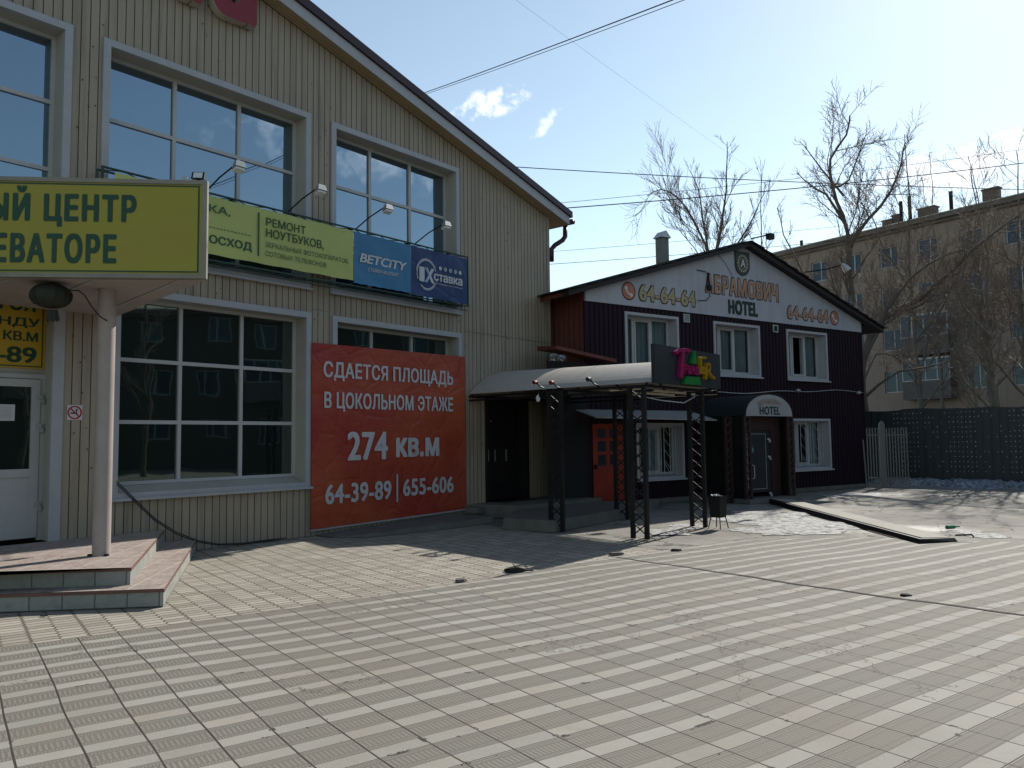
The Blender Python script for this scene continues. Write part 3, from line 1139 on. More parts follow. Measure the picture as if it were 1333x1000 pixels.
def arm_lamp(s, label, i):
    t = thing('flood_lamp', label, 'flood lamp', FA(s, 0.3, 5.58), 'flood lamps on arms over the banners')
    mb = MB()
    tip = FA(s + 0.06, 1.02, 5.86)
    mb.tube([FA(s - 0.02, 0.30, 5.57), FA(s + 0.02, 0.62, 5.73), tip], 0.013, 5)
    mb.build('arm', M_black_steel, t)
    mb = MB()
    hs, hn, hz = s + 0.07, 1.05, 5.84
    lo = [FA(hs - 0.09, hn - 0.02, hz - 0.09), FA(hs + 0.09, hn - 0.02, hz - 0.09), FA(hs + 0.09, hn + 0.09, hz - 0.04), FA(hs - 0.09, hn + 0.09, hz - 0.04)]
    hi = [FA(hs - 0.065, hn - 0.01, hz + 0.03), FA(hs + 0.065, hn - 0.01, hz + 0.03), FA(hs + 0.065, hn + 0.07, hz + 0.05), FA(hs - 0.065, hn + 0.07, hz + 0.05)]
    mb.prism(lo, hi)
    mb.build('lamp_head', M_grey_metal, t)
    mb = MB()
    mb.prism([FA(hs - 0.075, hn - 0.03, hz - 0.085), FA(hs + 0.075, hn - 0.03, hz - 0.085), FA(hs + 0.075, hn + 0.075, hz - 0.055), FA(hs - 0.075, hn + 0.075, hz - 0.055)],
             [FA(hs - 0.075, hn - 0.03, hz - 0.11), FA(hs + 0.075, hn - 0.03, hz - 0.11), FA(hs + 0.075, hn + 0.075, hz - 0.08), FA(hs - 0.075, hn + 0.075, hz - 0.08)])
    mb.build('lamp_glass', M_lamp_glass, t)


for i, (s, l) in enumerate(((-1.45, 'grey flood lamp on an arm above the lime banner, right behind the big yellow-green sign'),
                            (0.05, 'grey flood lamp on an arm before the wall strip between two upper windows'),
                            (1.52, 'grey flood lamp on an arm above the blue banner'),
                            (3.02, 'grey flood lamp on an arm above the navy banner, nearest the building corner'))):
    arm_lamp(s, l, i)

# big red banner on the lower wall
rb = thing('rental_banner', 'large red rental banner with white letters stretched on the beige wall', 'banner', FA(2.7, 0.05, 0.1))
mb = MB()
NX, NZ = 60, 50
M_red_print = cloth_print('red_print', (0.25, 0.022, 0.019), (0.34, 0.075, 0.028), wr=0.7, crack=0.75)


def rbq(i, j):
    u, v = i / NX, j / NZ
    e = min(u, 1 - u, v, 1 - v)
    k = min(1, e * 7)
    w = (0.006 * math.sin(7 * u + 9 * v) + 0.004 * math.sin(23 * u - 17 * v + 2)) * k
    w += 0.008 * max(0, math.sin(26 * (u + v * 0.6))) * max(0, (0.12 - v) / 0.12)
    z = 0.12 + 0.07 * u + (3.41 + 0.03 * u - 0.12 - 0.07 * u) * v
    return FA(0.71 + 3.97 * u, 0.062 + w, z)


for i in range(NX):
    for j in range(NZ):
        mb.face([rbq(i, j), rbq(i + 1, j), rbq(i + 1, j + 1), rbq(i, j + 1)])
mb.build('sheet', M_red_print, rb, smooth=True)
M_worn_white = NT('worn_white_ink')
_n = M_worn_white
_c = _n.mix(_n.m_('MULTIPLY', _n.ramp(_n.noise(5, 6, 0.75), 0.52, 0.66), 0.5, clamp=True), (0.40, 0.40, 0.42), (0.27, 0.17, 0.16))
_n.color(_c)
_n.set(Roughness=0.55)
M_worn_white = _n.m
RN = 0.078
for body, a, b, c, d, bo in (('СДАЕТСЯ ПЛОЩАДЬ', 0.95, 4.30, 2.75, 3.10, 0.035), ('В ЦОКОЛЬНОМ ЭТАЖЕ', 0.97, 4.29, 2.19, 2.55, 0.035),
                             ('274', 1.49, 2.47, 1.29, 1.83, 0.04), ('кв.м', 2.68, 3.87, 1.32, 1.71, 0.045),
                             ('64-39-89', 1.0, 2.56, 0.53, 0.89, 0.035), ('655-606', 2.86, 4.29, 0.56, 0.90, 0.035)):
    lettering('lettering', FA, body, a, b, c, d, RN, M_worn_white, rb, bold=bo, spacing=1.06)
mb = MB()
mb.box(FA, 2.69, 2.73, RN, RN + 0.002, 0.47, 1.0)
mb.build('divider', M_worn_white, rb)
mb = MB()
mb.prism([FA(0.71, 0.03, 0.085), FA(4.68, 0.03, 0.155), FA(4.68, 0.06, 0.155), FA(0.71, 0.06, 0.085)],
         [FA(0.71, 0.03, 0.115), FA(4.68, 0.03, 0.185), FA(4.68, 0.06, 0.185), FA(0.71, 0.06, 0.115)])
mb.build('lower_batten', M_white_trim, rb)

# yellow sign over the entrance door
ys = thing('rental_sign', 'yellow rental sign with dark lettering fixed above the white entrance door', 'sign', FA(-4.3, -0.3, 2.7))
mb = MB()
mb.box(FA, -5.2, -3.485, -0.329, -0.305, 2.70, 3.76)
mb.build('panel', M_yellow_print, ys)
mb = MB()
mb.box(FA, -5.2, -3.515, -0.304, -0.301, 2.72, 2.735)
mb.box(FA, -3.53, -3.515, -0.304, -0.301, 2.735, 3.74)
mb.build('border_line', M_ink_green, ys)
for body, a, b, c, d in (('СДАЮТСЯ', -4.95, -3.62, 3.44, 3.70), ('В АРЕНДУ', -4.75, -3.56, 3.25, 3.39), ('23 КВ.М', -4.25, -3.58, 3.07, 3.20), ('64-39-89', -4.95, -3.59, 2.77, 2.99)):
    lettering('lettering', FA, body, a, b, c, d, -0.303, M_ink_green, ys, bold=0.03)

# no smoking plate
ns = thing('no_smoking_sign', 'small white square plate with a red no smoking ring on the beige wall', 'sign', FA(-3.2, 0.01, 2.0))
mb = MB()
mb.box(FA, -3.30, -3.10, 0.002, 0.012, 1.99, 2.20)
mb.build('plate', M_ink_white, ns)
mb = MB()
arc_strip(mb, FA, -3.20, 2.095, 0.074, 0.095, 0, 360, 0.014, 28)
mb.face([FA(-3.262, 0.015, 2.143), FA(-3.250, 0.015, 2.158), FA(-3.138, 0.015, 2.047), FA(-3.150, 0.015, 2.032)])
mb.build('red_ring', mat('sign_red', (0.32, 0.02, 0.03), 0.5, 0.1, bump=0), ns)
mb = MB()
mb.box(FA, -3.255, -3.165, 0.013, 0.014, 2.075, 2.095)
mb.face([FA(-3.19, 0.0135, 2.10), FA(-3.175, 0.0135, 2.10), FA(-3.16, 0.0135, 2.15), FA(-3.185, 0.0135, 2.14)])
mb.build('cigarette_mark', M_black_plastic, ns)
# ------------------------------------------------------------------ porch canopy, porch and steps
can = thing('entrance_canopy', 'flat porch canopy with white underside on a round pale post at the beige entrance', 'canopy', FC(-1.27, -0.5, 0.36))
CW = 4.4                                   # runs out of the picture on the left
bk = FA(-2.62, 0.02, 0)                    # where its right edge meets the wall


def flat(pts, z):
    return [Vector((p[0], p[1], z)) for p in pts]


c_fr, c_fl = FC(-0.02, -0.02, 0), FC(-CW, -0.02, 0)
c_bl = FA(-8.0, 0.02, 0)
outer = [c_fl, c_fr, bk, c_bl]
mb = MB()
mb.prism(flat(outer, 3.56), flat(outer, 4.52))
mb.build('roof_box', M_white_trim, can)
mb = MB()
ins = [c_fl, FC(-0.05, -0.05, 0), FA(-2.68, 0.03, 0), c_bl]
mb.prism(flat(ins, 3.49), flat(ins, 3.558))
sof = mb.build('soffit', mat('pinkish_white_soffit', (0.34, 0.295, 0.265), 0.6, 0.1, dirt=(0.3, 0.25, 0.2), damt=0.4), can)
mb = MB()
for k in range(4):
    o1 = FC(-0.35 - k * 0.9, -0.06, 0)
    o2 = FA(-2.95 - k * 0.9, 0.06, 0)
    d = (o2 - o1).normalized()
    w = Vector((-d.y, d.x, 0)) * 0.012
    mb = MB()
    mb.prism(flat([o1 - w, o1 + w, o2 + w, o2 - w], 3.478), flat([o1 - w, o1 + w, o2 + w, o2 - w], 3.488))
    mb.build('soffit_batten', M_white_pvc, can)
mb = MB()
pc = Vector((-4.81, 9.33, 0))
mb.tube([pc + Vector((0, 0, 0.362)), pc + Vector((0, 0, 3.489))], 0.098, 24, cap=False)
mb.build('post', M_post, can, smooth=True)
mb = MB()
for dx, dy in ((-0.10, -0.06), (0.10, -0.07)):
    mb = MB()
    mb.box(Frame(90, pc + Vector((dx, dy, 0))), -0.02, 0.02, -0.015, 0.02, 0.361, 0.385)
    mb.build('foot_bolt', M_black_steel, can)

sg = thing('shop_sign', 'big yellow-green sign with dark green lettering along the front of the porch canopy', 'sign', FC(-2.0, 0.0, 3.5))
mb = MB()
mb.box(FC, -CW, -0.06, 0.001, 0.05, 3.54, 4.56)
mb.build('panel', M_green_print, sg)
mb = MB()
mb.box(FC, -CW, 0.0, 0.0, 0.065, 4.562, 4.61)
mb.box(FC, -CW, 0.0, 0.0, 0.065, 3.49, 3.538)
mb.box(FC, -0.058, 0.0, 0.0, 0.065, 3.538, 4.562)
mb.build('frame', mat('dull_cream_frame', (0.20, 0.185, 0.15), 0.5, 0.15), sg)
mb = MB()
mb.box(FC, -CW, -0.085, 0.051, 0.053, 4.532, 4.548)
mb.box(FC, -CW, -0.085, 0.051, 0.053, 3.556, 3.572)
mb.box(FC, -0.103, -0.085, 0.051, 0.053, 3.572, 4.532)
mb.build('border_line', M_ink_green, sg)
lettering('lettering', FC, 'ЫЙ ЦЕНТР', -2.33, -0.765, 4.055, 4.515, 0.055, M_ink_green, sg, bold=0.055, spacing=1.2)
lettering('lettering', FC, 'ЕВАТОРЕ', -2.26, -0.97, 3.645, 3.985, 0.055, M_ink_green, sg, bold=0.055, spacing=1.2)

fl = thing('flood_light', 'small black flood light sitting on top of the yellow-green sign at its right end', 'flood light', FC(-0.1, 0.0, 4.61))
mb = MB()
mb.prism([FC(-0.19, 0.03, 4.64), FC(-0.05, 0.03, 4.64), FC(-0.05, -0.02, 4.64), FC(-0.19, -0.02, 4.64)],
         [FC(-0.19, -0.01, 4.73), FC(-0.05, -0.01, 4.73), FC(-0.05, -0.06, 4.73), FC(-0.19, -0.06, 4.73)])
mb.build('housing', M_black_plastic, fl)
mb = MB()
mb.face([FC(-0.17, 0.030, 4.652), FC(-0.07, 0.030, 4.652), FC(-0.07, -0.002, 4.722), FC(-0.17, -0.002, 4.722)])
mb.build('lamp_glass', M_lamp_glass, fl)
mb = MB()
mb.box(FC, -0.14, -0.10, -0.03, 0.0, 4.609, 4.64)
mb.build('bracket', M_black_steel, fl)
jb = thing('junction_box', 'tiny white junction box beside the flood light on the yellow-green sign', 'box', FC(-0.26, 0, 4.61))
mb = MB()
mb.box(FC, -0.29, -0.24, -0.02, 0.02, 4.611, 4.665)
mb.tube([FC(-0.24, 0.0, 4.64), FC(-0.21, 0.0, 4.66), FC(-0.19, -0.01, 4.67)], 0.006, 4)
mb.build('box', M_white_pvc, jb)

# dark paper lantern with tassels under the canopy
lt = thing('hanging_lantern', 'dark oval lantern with a short tassel hanging under the porch canopy', 'lantern', (-5.21, 8.87, 3.33))
lc = Vector((-5.21, 8.87, 3.485))
mb = MB()
NB, NR = 28, 10
for j in range(NR):
    t0, t1 = math.pi * j / NR, math.pi * (j + 1) / NR
    for i in range(NB):
        p0, p1 = 2 * math.pi * i / NB, 2 * math.pi * (i + 1) / NB
        def sp(t, p):
            rr = 0.215 * (math.sin(t) ** 0.8 if t not in (0, math.pi) else 0.0) * (1 + 0.02 * math.cos(p * 14))
            rr = abs(rr)
            return lc + Vector((rr * math.cos(p), rr * math.sin(p), 0.14 * math.cos(t) - 0.15))
        mb.face([sp(t1, p0), sp(t1, p1), sp(t0, p1), sp(t0, p0)])
mb.build('lantern_body', mat('black_lantern_cloth', (0.018, 0.02, 0.014), 0.7, 0.4), lt, smooth=True)
mb = MB()
rr = random.Random(3)
for k in range(26):
    an, ra = rr.uniform(0, 6.28), rr.uniform(0.01, 0.05)
    p = lc + Vector((ra * math.cos(an) + 0.03, ra * math.sin(an), -0.31))
    mb.tube([p, p + Vector((ra * math.cos(an) * 0.6, 0, -0.11 - rr.uniform(0, 0.03)))], 0.006, 3)
mb.build('tassel', M_black_plastic, lt)
mb = MB()
mb.tube([lc + Vector((0, 0, -0.01)), lc + Vector((0, 0, 0.0))], 0.03, 8)
mb.tube([lc + Vector((0.05, 0.05, -0.02)), lc + Vector((0.05, 0.05, 0.0))], 0.008, 5)
mb.build('hook', M_black_plastic, lt)
mb = MB()
mb.tube([(-5.02, 8.9, 3.40), (-4.95, 8.95, 3.41), (-4.90, 9.0, 3.36), (-4.85, 9.06, 3.24), (-4.80, 9.15, 3.14), (-4.76, 9.235, 3.10)], 0.008, 5)
tag(mb.build('lantern_cable', M_black_plastic, loc=(-4.9, 9.0, 3.2)), 'thin black cable sagging from the lantern to the round post', 'cable')

M_riser = NT('grey_riser_block')
_n = M_riser
_b = _n.n('ShaderNodeTexBrick')
_b.offset = 0.0
_b.inputs['Scale'].default_value = 1.0
_b.inputs['Brick Width'].default_value = 0.31
_b.inputs['Row Height'].default_value = 0.6
_b.inputs['Mortar Size'].default_value = 0.008
_b.inputs['Color1'].default_value = (0.20, 0.21, 0.19, 1)
_b.inputs['Color2'].default_value = (0.27, 0.27, 0.24, 1)
_b.inputs['Mortar'].default_value = (0.10, 0.10, 0.09, 1)
_n.link(_n.obj(), _b.inputs['Vector'])
_n.color(_n.mix(_n.m_('MULTIPLY', _n.ramp(_n.noise(9, 6, 0.7), 0.5, 0.7), 0.5, clamp=True), _b.outputs['Color'], (0.13, 0.13, 0.11)))
_n.set(Roughness=0.85)
_n.bump(_n.noise(14, 6, 0.7), 0.8, 0.02)
M_riser = _n.m
M_tread = NT('reddish_porch_tiles')
_n = M_tread
_v = _n.n('ShaderNodeTexVoronoi', feature='DISTANCE_TO_EDGE')
_v.inputs['Scale'].default_value = 9.0
_n.link(_n.obj(), _v.inputs['Vector'])
_bk = _n.n('ShaderNodeTexBrick')
_bk.offset = 0.0
_bk.inputs['Scale'].default_value = 1.0
_bk.inputs['Brick Width'].default_value = 0.3
_bk.inputs['Row Height'].default_value = 0.3
_bk.inputs['Mortar Size'].default_value = 0.006
_n.link(_n.obj(), _bk.inputs['Vector'])
_crk = _n.m_('LESS_THAN', _v.outputs['Distance'], 0.045)
_base = _n.mix(_n.ramp(_n.noise(3.5, 5), 0.35, 0.65), (0.225, 0.18, 0.155), (0.30, 0.25, 0.22))
_base = _n.mix(_n.m_('MULTIPLY', _crk, 0.6), _base, (0.17, 0.11, 0.095))
_base = _n.mix(_n.m_('MULTIPLY', _bk.outputs['Fac'], 0.8), _base, (0.45, 0.40, 0.36))
_n.color(_base)
_n.set(Roughness=0.8)
_n.bump(_n.m_('SUBTRACT', 1.0, _crk), 0.5, 0.006)
M_tread = _n.m
M_nosing = mat('brick_red_nosing', (0.13, 0.065, 0.052), 0.8, 0.2, dirt=(0.12, 0.08, 0.06))

porch = thing('porch_steps', 'two wide porch steps with reddish tiles and grey block risers below the beige entrance', 'steps', (-5.0, 9.5, 0))


def platform(part, fr_c, yaw_front, back_dir, z, parent):
    """slab from its front right corner: front edge to the left, right edge back to the wall"""
    y = rad(yaw_front)
    L = -Vector((math.sin(y), math.cos(y), 0))
    p_fr = Vector(fr_c)
    d = Vector(back_dir).normalized()
    t = ((FA.o - p_fr).dot(FA.n)) / d.dot(FA.n)
    p_br = p_fr + d * (t - 0.02)
    p_fl = p_fr + L * 5
    p_bl = FA(-9, 0.02, 0)
    def loop(off, zz):
        o = -d * off
        s_ = -L * off
        return [p_fl + o + Vector((0, 0, zz)), p_fr + o + s_ + Vector((0, 0, zz)), p_br + s_ + Vector((0, 0, zz)), p_bl + Vector((0, 0, zz))]
    FR = Frame(yaw_front, p_fl)
    # risers, kept in their own frame so the block pattern follows the face
    for nm, a, b in (('front_riser', p_fl, p_fr), ('side_riser', p_fr, p_br)):
        ax = (b - a)
        ln = ax.length
        ax.normalize()
        nn = Vector((ax.y, -ax.x, 0))
        me = bpy.data.meshes.new(nm)
        N = max(2, int(ln / 0.05))
        V, Fc = [], []
        r2 = random.Random(int(z * 100) + len(nm))
        for i in range(N + 1):
            for k in range(4):
                edge = 0.0 if k in (0,) else r2.uniform(-0.004, 0.004)
                V.append((ln * i / N, (z - 0.036) * k / 3, edge))
        for i in range(N):
            for k in range(3):
                q = i * 4 + k
                Fc.append((q, q + 4, q + 5, q + 1))
        me.from_pydata(V, [], Fc)
        me.materials.append(M_riser)
        o = bpy.data.objects.new(nm, me)
        COL.objects.link(o)
        o.parent = parent
        mt = Matrix.Identity(4)
        for i in range(3):
            mt[i][0], mt[i][1], mt[i][2], mt[i][3] = ax[i], (0, 0, 1)[i], nn[i], a[i] - parent.location[i]
        o.matrix_local = mt
    mb = MB()
    mb.prism(loop(0.012, z - 0.035), loop(0.012, z - 0.002))
    mb.build('nosing', M_nosing, parent)
    me = bpy.data.meshes.new(part)
    lp = loop(0.008, z + 0.001)
    rot = Matrix.Rotation(-(math.pi / 2 - y), 4, 'Z')
    V = [tuple(rot @ (p - parent.location - Vector((0, 0, z)))) for p in lp]
    me.from_pydata(V, [], [(0, 1, 2, 3)])
    me.materials.append(M_tread)
    o = bpy.data.objects.new(part, me)
    COL.objects.link(o)
    o.parent = parent
    o.matrix_local = Matrix.Translation((0, 0, z)) @ rot.inverted()
    return o


platform('lower_tread', (-3.57, 8.17, 0), 83.0, (-1.0, 3.14, 0), 0.18, porch)
platform('upper_tread', (-4.02, 8.40, 0), 83.0, (-0.99, 2.89, 0), 0.36, porch)

mb = MB()
for dz in (0.0, 0.035):
    mb.tube([FA(-2.62, 0.05, 1.08 + dz), FA(-2.35, 0.10, 0.78 + dz), FA(-2.1, 0.14, 0.52 + dz * 0.8), FA(-1.8, 0.2, 0.30 + dz * 0.8), FA(-1.5, 0.24, 0.16 + dz * 0.6),
             FA(-1.15, 0.25, 0.07 + dz * 0.5), FA(-0.7, 0.2, 0.03 + dz * 0.5), FA(-0.2, 0.1, 0.02 + dz * 0.5), FA(0.2, 0.05, 0.03)], 0.009, 5)
tag(mb.build('loose_cable', M_black_plastic, loc=FA(-1.8, 0.2, 0.3)), 'pair of black cables drooping from the window sill down the beige wall', 'cable')

# concrete apron and the landing by the black door
ap = MB()
low = [FA(0.85, 0.014, 0), FA(4.2, 0.014, 0), FA(4.2, 1.25, 0), FA(2.6, 1.25, 0), FA(1.15, 0.95, 0), FA(0.85, 0.55, 0)]
hi = [FA(0.85, 0.014, 0.015), FA(4.2, 0.014, 0.13), FA(4.2, 1.22, 0.12), FA(2.6, 1.22, 0.10), FA(1.2, 0.92, 0.05), FA(0.85, 0.54, 0.012)]
ap.prism(low, hi)
tag(ap.build('concrete_apron', M_concrete, loc=FA(2.5, 0.6, 0)), 'low grey concrete apron along the wall under the red banner', 'apron')
ld = thing('concrete_landing', 'stepped grey concrete landing in front of the black double door', 'steps', FA(5.5, 1.0, 0))
mb = MB()
mb.prism([FA(4.75, 0.03, 0), FA(7.8, 0.03, 0), FA(7.8, 1.5, 0), FA(5.1, 1.25, 0)], [FA(4.8, 0.03, 0.27), FA(7.8, 0.03, 0.27), FA(7.8, 1.45, 0.27), FA(5.12, 1.2, 0.27)])
mb.build('upper_slab', M_concrete, ld)
mb = MB()
mb.prism([FA(3.45, 2.1, 0), FA(4.9, 1.27, 0), FA(7.7, 1.52, 0), FA(8.8, 2.4, 0), FA(6.5, 3.0, 0), FA(3.55, 3.25, 0)],
         [FA(3.5, 2.12, 0.2), FA(4.92, 1.27, 0.2), FA(7.7, 1.52, 0.2), FA(8.8, 2.4, 0.2), FA(6.5, 2.95, 0.2), FA(3.6, 3.2, 0.2)])
mb.build('lower_slab', M_concrete, ld)
mb = MB()
mb.box(FA, 5.5, 6.6, 0.15, 0.45, 0.272, 0.285)
mb.build('door_mat', M_black_plastic, ld)
kb = MB()
kb.prism([FA(4.45, 0.25, 0.13), FA(4.72, 0.22, 0.13), FA(4.74, 0.5, 0.13), FA(4.5, 0.55, 0.13)],
         [FA(4.47, 0.27, 0.25), FA(4.70, 0.24, 0.26), FA(4.71, 0.47, 0.24), FA(4.52, 0.52, 0.23)])
tag(kb.build('broken_block', M_concrete, loc=FA(4.6, 0.4, 0.13)), 'broken concrete block lying on the apron beside the red banner', 'block')

# ------------------------------------------------------------------ arched canopy of the bar
bc = thing('arched_canopy', 'long arched sheet canopy on black lattice posts reaching from the beige wall', 'canopy', FA(5, 3, 0))
NSEG, NLEN = 24, 12
M_sheet = streaky('cream_canopy_sheet', (0.36, 0.335, 0.30), (0.25, 0.21, 0.16), amt=0.5)


def arch_pt(u, v, dz=0.0):
    """u across (0 left .. 1 right), v out from the wall"""
    sl = 4.85 + (4.02 - 4.85) * v
    sr = 7.55 + (6.50 - 7.55) * v
    z0 = 2.64 - 0.05 * v
    rise = 0.56 - 0.12 * v
    return FA(sl + (sr - sl) * u, 0.03 + 4.98 * v, z0 + rise * math.sin(math.pi * u) ** 0.85 + dz)


mb = MB()
for j in range(NLEN):
    for i in range(NSEG):
        q = [(i / NSEG, j / NLEN), ((i + 1) / NSEG, j / NLEN), ((i + 1) / NSEG, (j + 1) / NLEN), (i / NSEG, (j + 1) / NLEN)]
        mb.face([arch_pt(u, v, 0.012) for u, v in q])
        mb.face([arch_pt(u, v, 0.0) for u, v in reversed(q)])
for i in range(NSEG):
    mb.face([arch_pt(i / NSEG, 1, 0), arch_pt((i + 1) / NSEG, 1, 0), arch_pt((i + 1) / NSEG, 1, 0.012), arch_pt(i / NSEG, 1, 0.012)])
for j in range(NLEN):
    for u in (0, 1):
        mb.face([arch_pt(u, j / NLEN, 0), arch_pt(u, (j + 1) / NLEN, 0), arch_pt(u, (j + 1) / NLEN, 0.012), arch_pt(u, j / NLEN, 0.012)])
mb.build('roof_sheet', M_sheet, bc, smooth=True)
mb = MB()
for v in (0.42, 0.60):
    for i in range(NSEG):
        mb.face([arch_pt(i / NSEG, v, 0.016), arch_pt((i + 1) / NSEG, v, 0.016), arch_pt((i + 1) / NSEG, v + 0.012, 0.016), arch_pt(i / NSEG, v + 0.012, 0.016)])
mb.build('sheet_lap', M_sheet, bc)
for v in (0.02, 0.28, 0.52, 0.75, 0.97):
    mb = MB()
    mb.tube([arch_pt(i / 16, v, -0.03) for i in range(17)], 0.02, 5)
    mb.build('rib', M_black_steel, bc)
for u in (0.0, 0.25, 0.5, 0.75, 1.0):
    mb = MB()
    mb.tube([arch_pt(u, 0.0, -0.055), arch_pt(u, 1.0, -0.055)], 0.022, 5)
    mb.build('purlin', M_black_steel, bc)
mb = MB()
for v in (0.02, 0.62, 0.98):
    mb.tube([arch_pt(0, v, -0.06), arch_pt(1, v, -0.06)], 0.025, 5)
mb.tube([arch_pt(0, 0.0, -0.14), arch_pt(0, 1.0, -0.14)], 0.022, 5)
mb.tube([arch_pt(1, 0.0, -0.14), arch_pt(1, 1.0, -0.14)], 0.022, 5)
mb.build('tie_beam', M_black_steel, bc)
M_cream_bar = mat('cream_batten', (0.55, 0.48, 0.36), 0.6)
for v in (0.80, 0.90):
    mb = MB()
    p, q = arch_pt(0.03, v, -0.03), arch_pt(0.97, v, -0.03)
    p.z = q.z = 2.50
    mb.tube([p, q], 0.03, 4)
    mb.build('underside_batten', M_cream_bar, bc)


def lattice(F, s, n, w, z0, z1, parent, m, legs=2, step=0.20, r=0.033, name='lattice_post'):
    mb = MB()
    for a in (s - w / 2, s + w / 2):
        mb.box(F, a - r, a + r, n - r, n + r, z0, z1)
    z, k = z0 + 0.05, 0
    while z + step < z1:
        for d, sg_ in ((0.012, 1), (-0.012, -1)):
            a, b = s - w / 2 * sg_, s + w / 2 * sg_
            mb.tube([F(a, n + d, z), F(b, n + d, z + step)], 0.0145, 4, cap=False)
        z += step
    mb.box(F, s - w / 2 - r, s + w / 2 + r, n - r, n + r, z1, z1 + 0.03)
    return mb.build(name, m, parent)


for s, n in ((3.72, 3.17), (3.62, 4.93), (5.73, 4.93), (6.16, 3.02)):
    lattice(Frame(129.5, FA(s, n, 0)), 0.0, 0.0, 0.26, 0.0, 2.47, bc, M_black_steel)

bs = thing('bar_sign', 'dark sign board with pink, yellow and green raised figures on the arched canopy', 'sign', FA(5.2, 5.0, 2.6))
mb = MB()
mb.box(FA, 3.94, 6.48, 5.03, 5.10, 2.57, 3.23)
mb.build('board', mat('dark_sign_board', (0.014, 0.018, 0.022), 0.5, 0.2), bs)
M_pink = mat('pink_letter', (0.22, 0.006, 0.07), 0.35, 0.1, bump=0)
M_gold = mat('yellow_letter', (0.30, 0.17, 0.005), 0.35, 0.1, bump=0)
M_tree_green = mat('green_figure', (0.004, 0.14, 0.022), 0.4, 0.1, bump=0)


def strokes(name, paths, m, n0=5.105, d=0.07):
    mb = MB()
    for w, pts in paths:
        for (a, b) in zip(pts, pts[1:]):
            dx, dz = b[0] - a[0], b[1] - a[1]
            L = math.hypot(dx, dz)
            ux, uz = dx / L, dz / L
            px, pz = -uz * w / 2, ux * w / 2
            ex, ez = ux * w * 0.3, uz * w * 0.3
            lo = [(a[0] - ex + px, a[1] - ez + pz), (a[0] - ex - px, a[1] - ez - pz), (b[0] + ex - px, b[1] + ez - pz), (b[0] + ex + px, b[1] + ez + pz)]
            off = 0.0006 * (len(mb.f) % 7)
            mb.prism([FA(s, n0, z) for s, z in lo], [FA(s, n0 + d + off, z) for s, z in lo])
    return mb.build(name, m, bs)


strokes('lettering', [(0.06, [(4.60, 3.12), (4.70, 3.17), (4.84, 3.18), (4.96, 3.20), (5.10, 3.19)]), (0.11, [(4.84, 3.15), (4.80, 2.95), (4.75, 2.73)]),
                      (0.03, [(4.86, 2.76), (4.90, 2.93), (4.96, 2.93), (4.97, 2.87), (4.90, 2.84)]),
                      (0.028, [(5.02, 2.92), (5.01, 2.79), (5.06, 2.79), (5.09, 2.92), (5.09, 2.78)]),
                      (0.028, [(5.14, 2.78), (5.16, 2.92), (5.20, 2.82), (5.24, 2.92), (5.25, 2.78)]),
                      (0.028, [(5.38, 2.90), (5.31, 2.90), (5.30, 2.79), (5.37, 2.79), (5.38, 2.92), (5.40, 2.78)])], M_pink)
strokes('lettering', [(0.035, [(5.51, 3.09), (5.62, 3.11), (5.74, 3.11)]), (0.05, [(5.53, 3.07), (5.52, 2.92), (5.48, 2.82)]),
                      (0.03, [(5.50, 2.92), (5.56, 2.93), (5.57, 2.83), (5.49, 2.81)]),
                      (0.028, [(5.68, 2.92), (5.61, 2.92), (5.60, 2.82), (5.67, 2.82), (5.68, 2.93), (5.70, 2.81)]),
                      (0.05, [(5.76, 2.99), (5.72, 2.73)]), (0.035, [(5.76, 3.00), (5.88, 3.01), (5.91, 2.94), (5.86, 2.88), (5.76, 2.87)]),
                      (0.035, [(5.83, 2.87), (5.95, 2.79), (6.08, 2.75)])], M_gold)
mb = MB()
for loop in ([(5.14, 2.965), (5.385, 2.975), (5.31, 3.21)], [(4.85, 2.585), (5.49, 2.595), (5.47, 2.735), (4.95, 2.725)]):
    mb = MB()
    mb.prism([FA(s, 5.104, z) for s, z in loop], [FA(s, 5.165, z) for s, z in loop])
    mb.build('green_figure', M_tree_green, bs)


def spot(s, n, label, m, z=2.60):
    t = thing('spot_lamp', label, 'spot lamp', FA(s, n, z), 'spot lamps along the arched canopy edge')
    mb = MB()
    mb.tube([FA(s + 0.1, n, z), FA(s - 0.05, n, z + 0.04), FA(s - 0.14, n, z + 0.10)], 0.014, 5)
    mb.build('bracket', M_black_steel, t)
    mb = MB()
    mb.tube([FA(s - 0.10, n - 0.02, z + 0.09), FA(s - 0.17, n - 0.01, z + 0.12), FA(s - 0.24, n, z + 0.10)], [0.025, 0.038, 0.042], 10)
    mb.build('lamp_head', m, t)


M_red_plastic = mat('red_plastic', (0.13, 0.01, 0.01), 0.4, 0.1)
spot(4.40, 2.35, 'left one of the two red spot lamps on the edge of the arched canopy', M_red_plastic, 2.63)
spot(4.33, 2.80, 'right one of the two red spot lamps, just over the nearest-wall lattice post', M_red_plastic, 2.60)
spot(4.16, 3.75, 'black spot lamp on the edge of the arched canopy, between the front posts', M_black_plastic, 2.60)
mb = MB()
mb.tube([FA(4.5, 2.2, 2.56), FA(4.48, 2.2, 2.50)], 0.006, 4)
mb.tube([FA(4.48, 2.2, 2.51), FA(4.48, 2.2, 2.45), FA(4.48, 2.2, 2.38)], [0.02, 0.05, 0.028], 8)
tag(mb.build('bare_bulb', M_lamp_glass, loc=FA(4.48, 2.2, 2.5)), 'bare bulb hanging under the left edge of the arched canopy', 'bulb')
mb = MB()
mb.tube([FA(4.05, 4.5, 2.42), FA(4.6, 4.85, 2.30), FA(5.2, 4.97, 2.27), FA(5.65, 4.97, 2.40)], 0.009, 5)
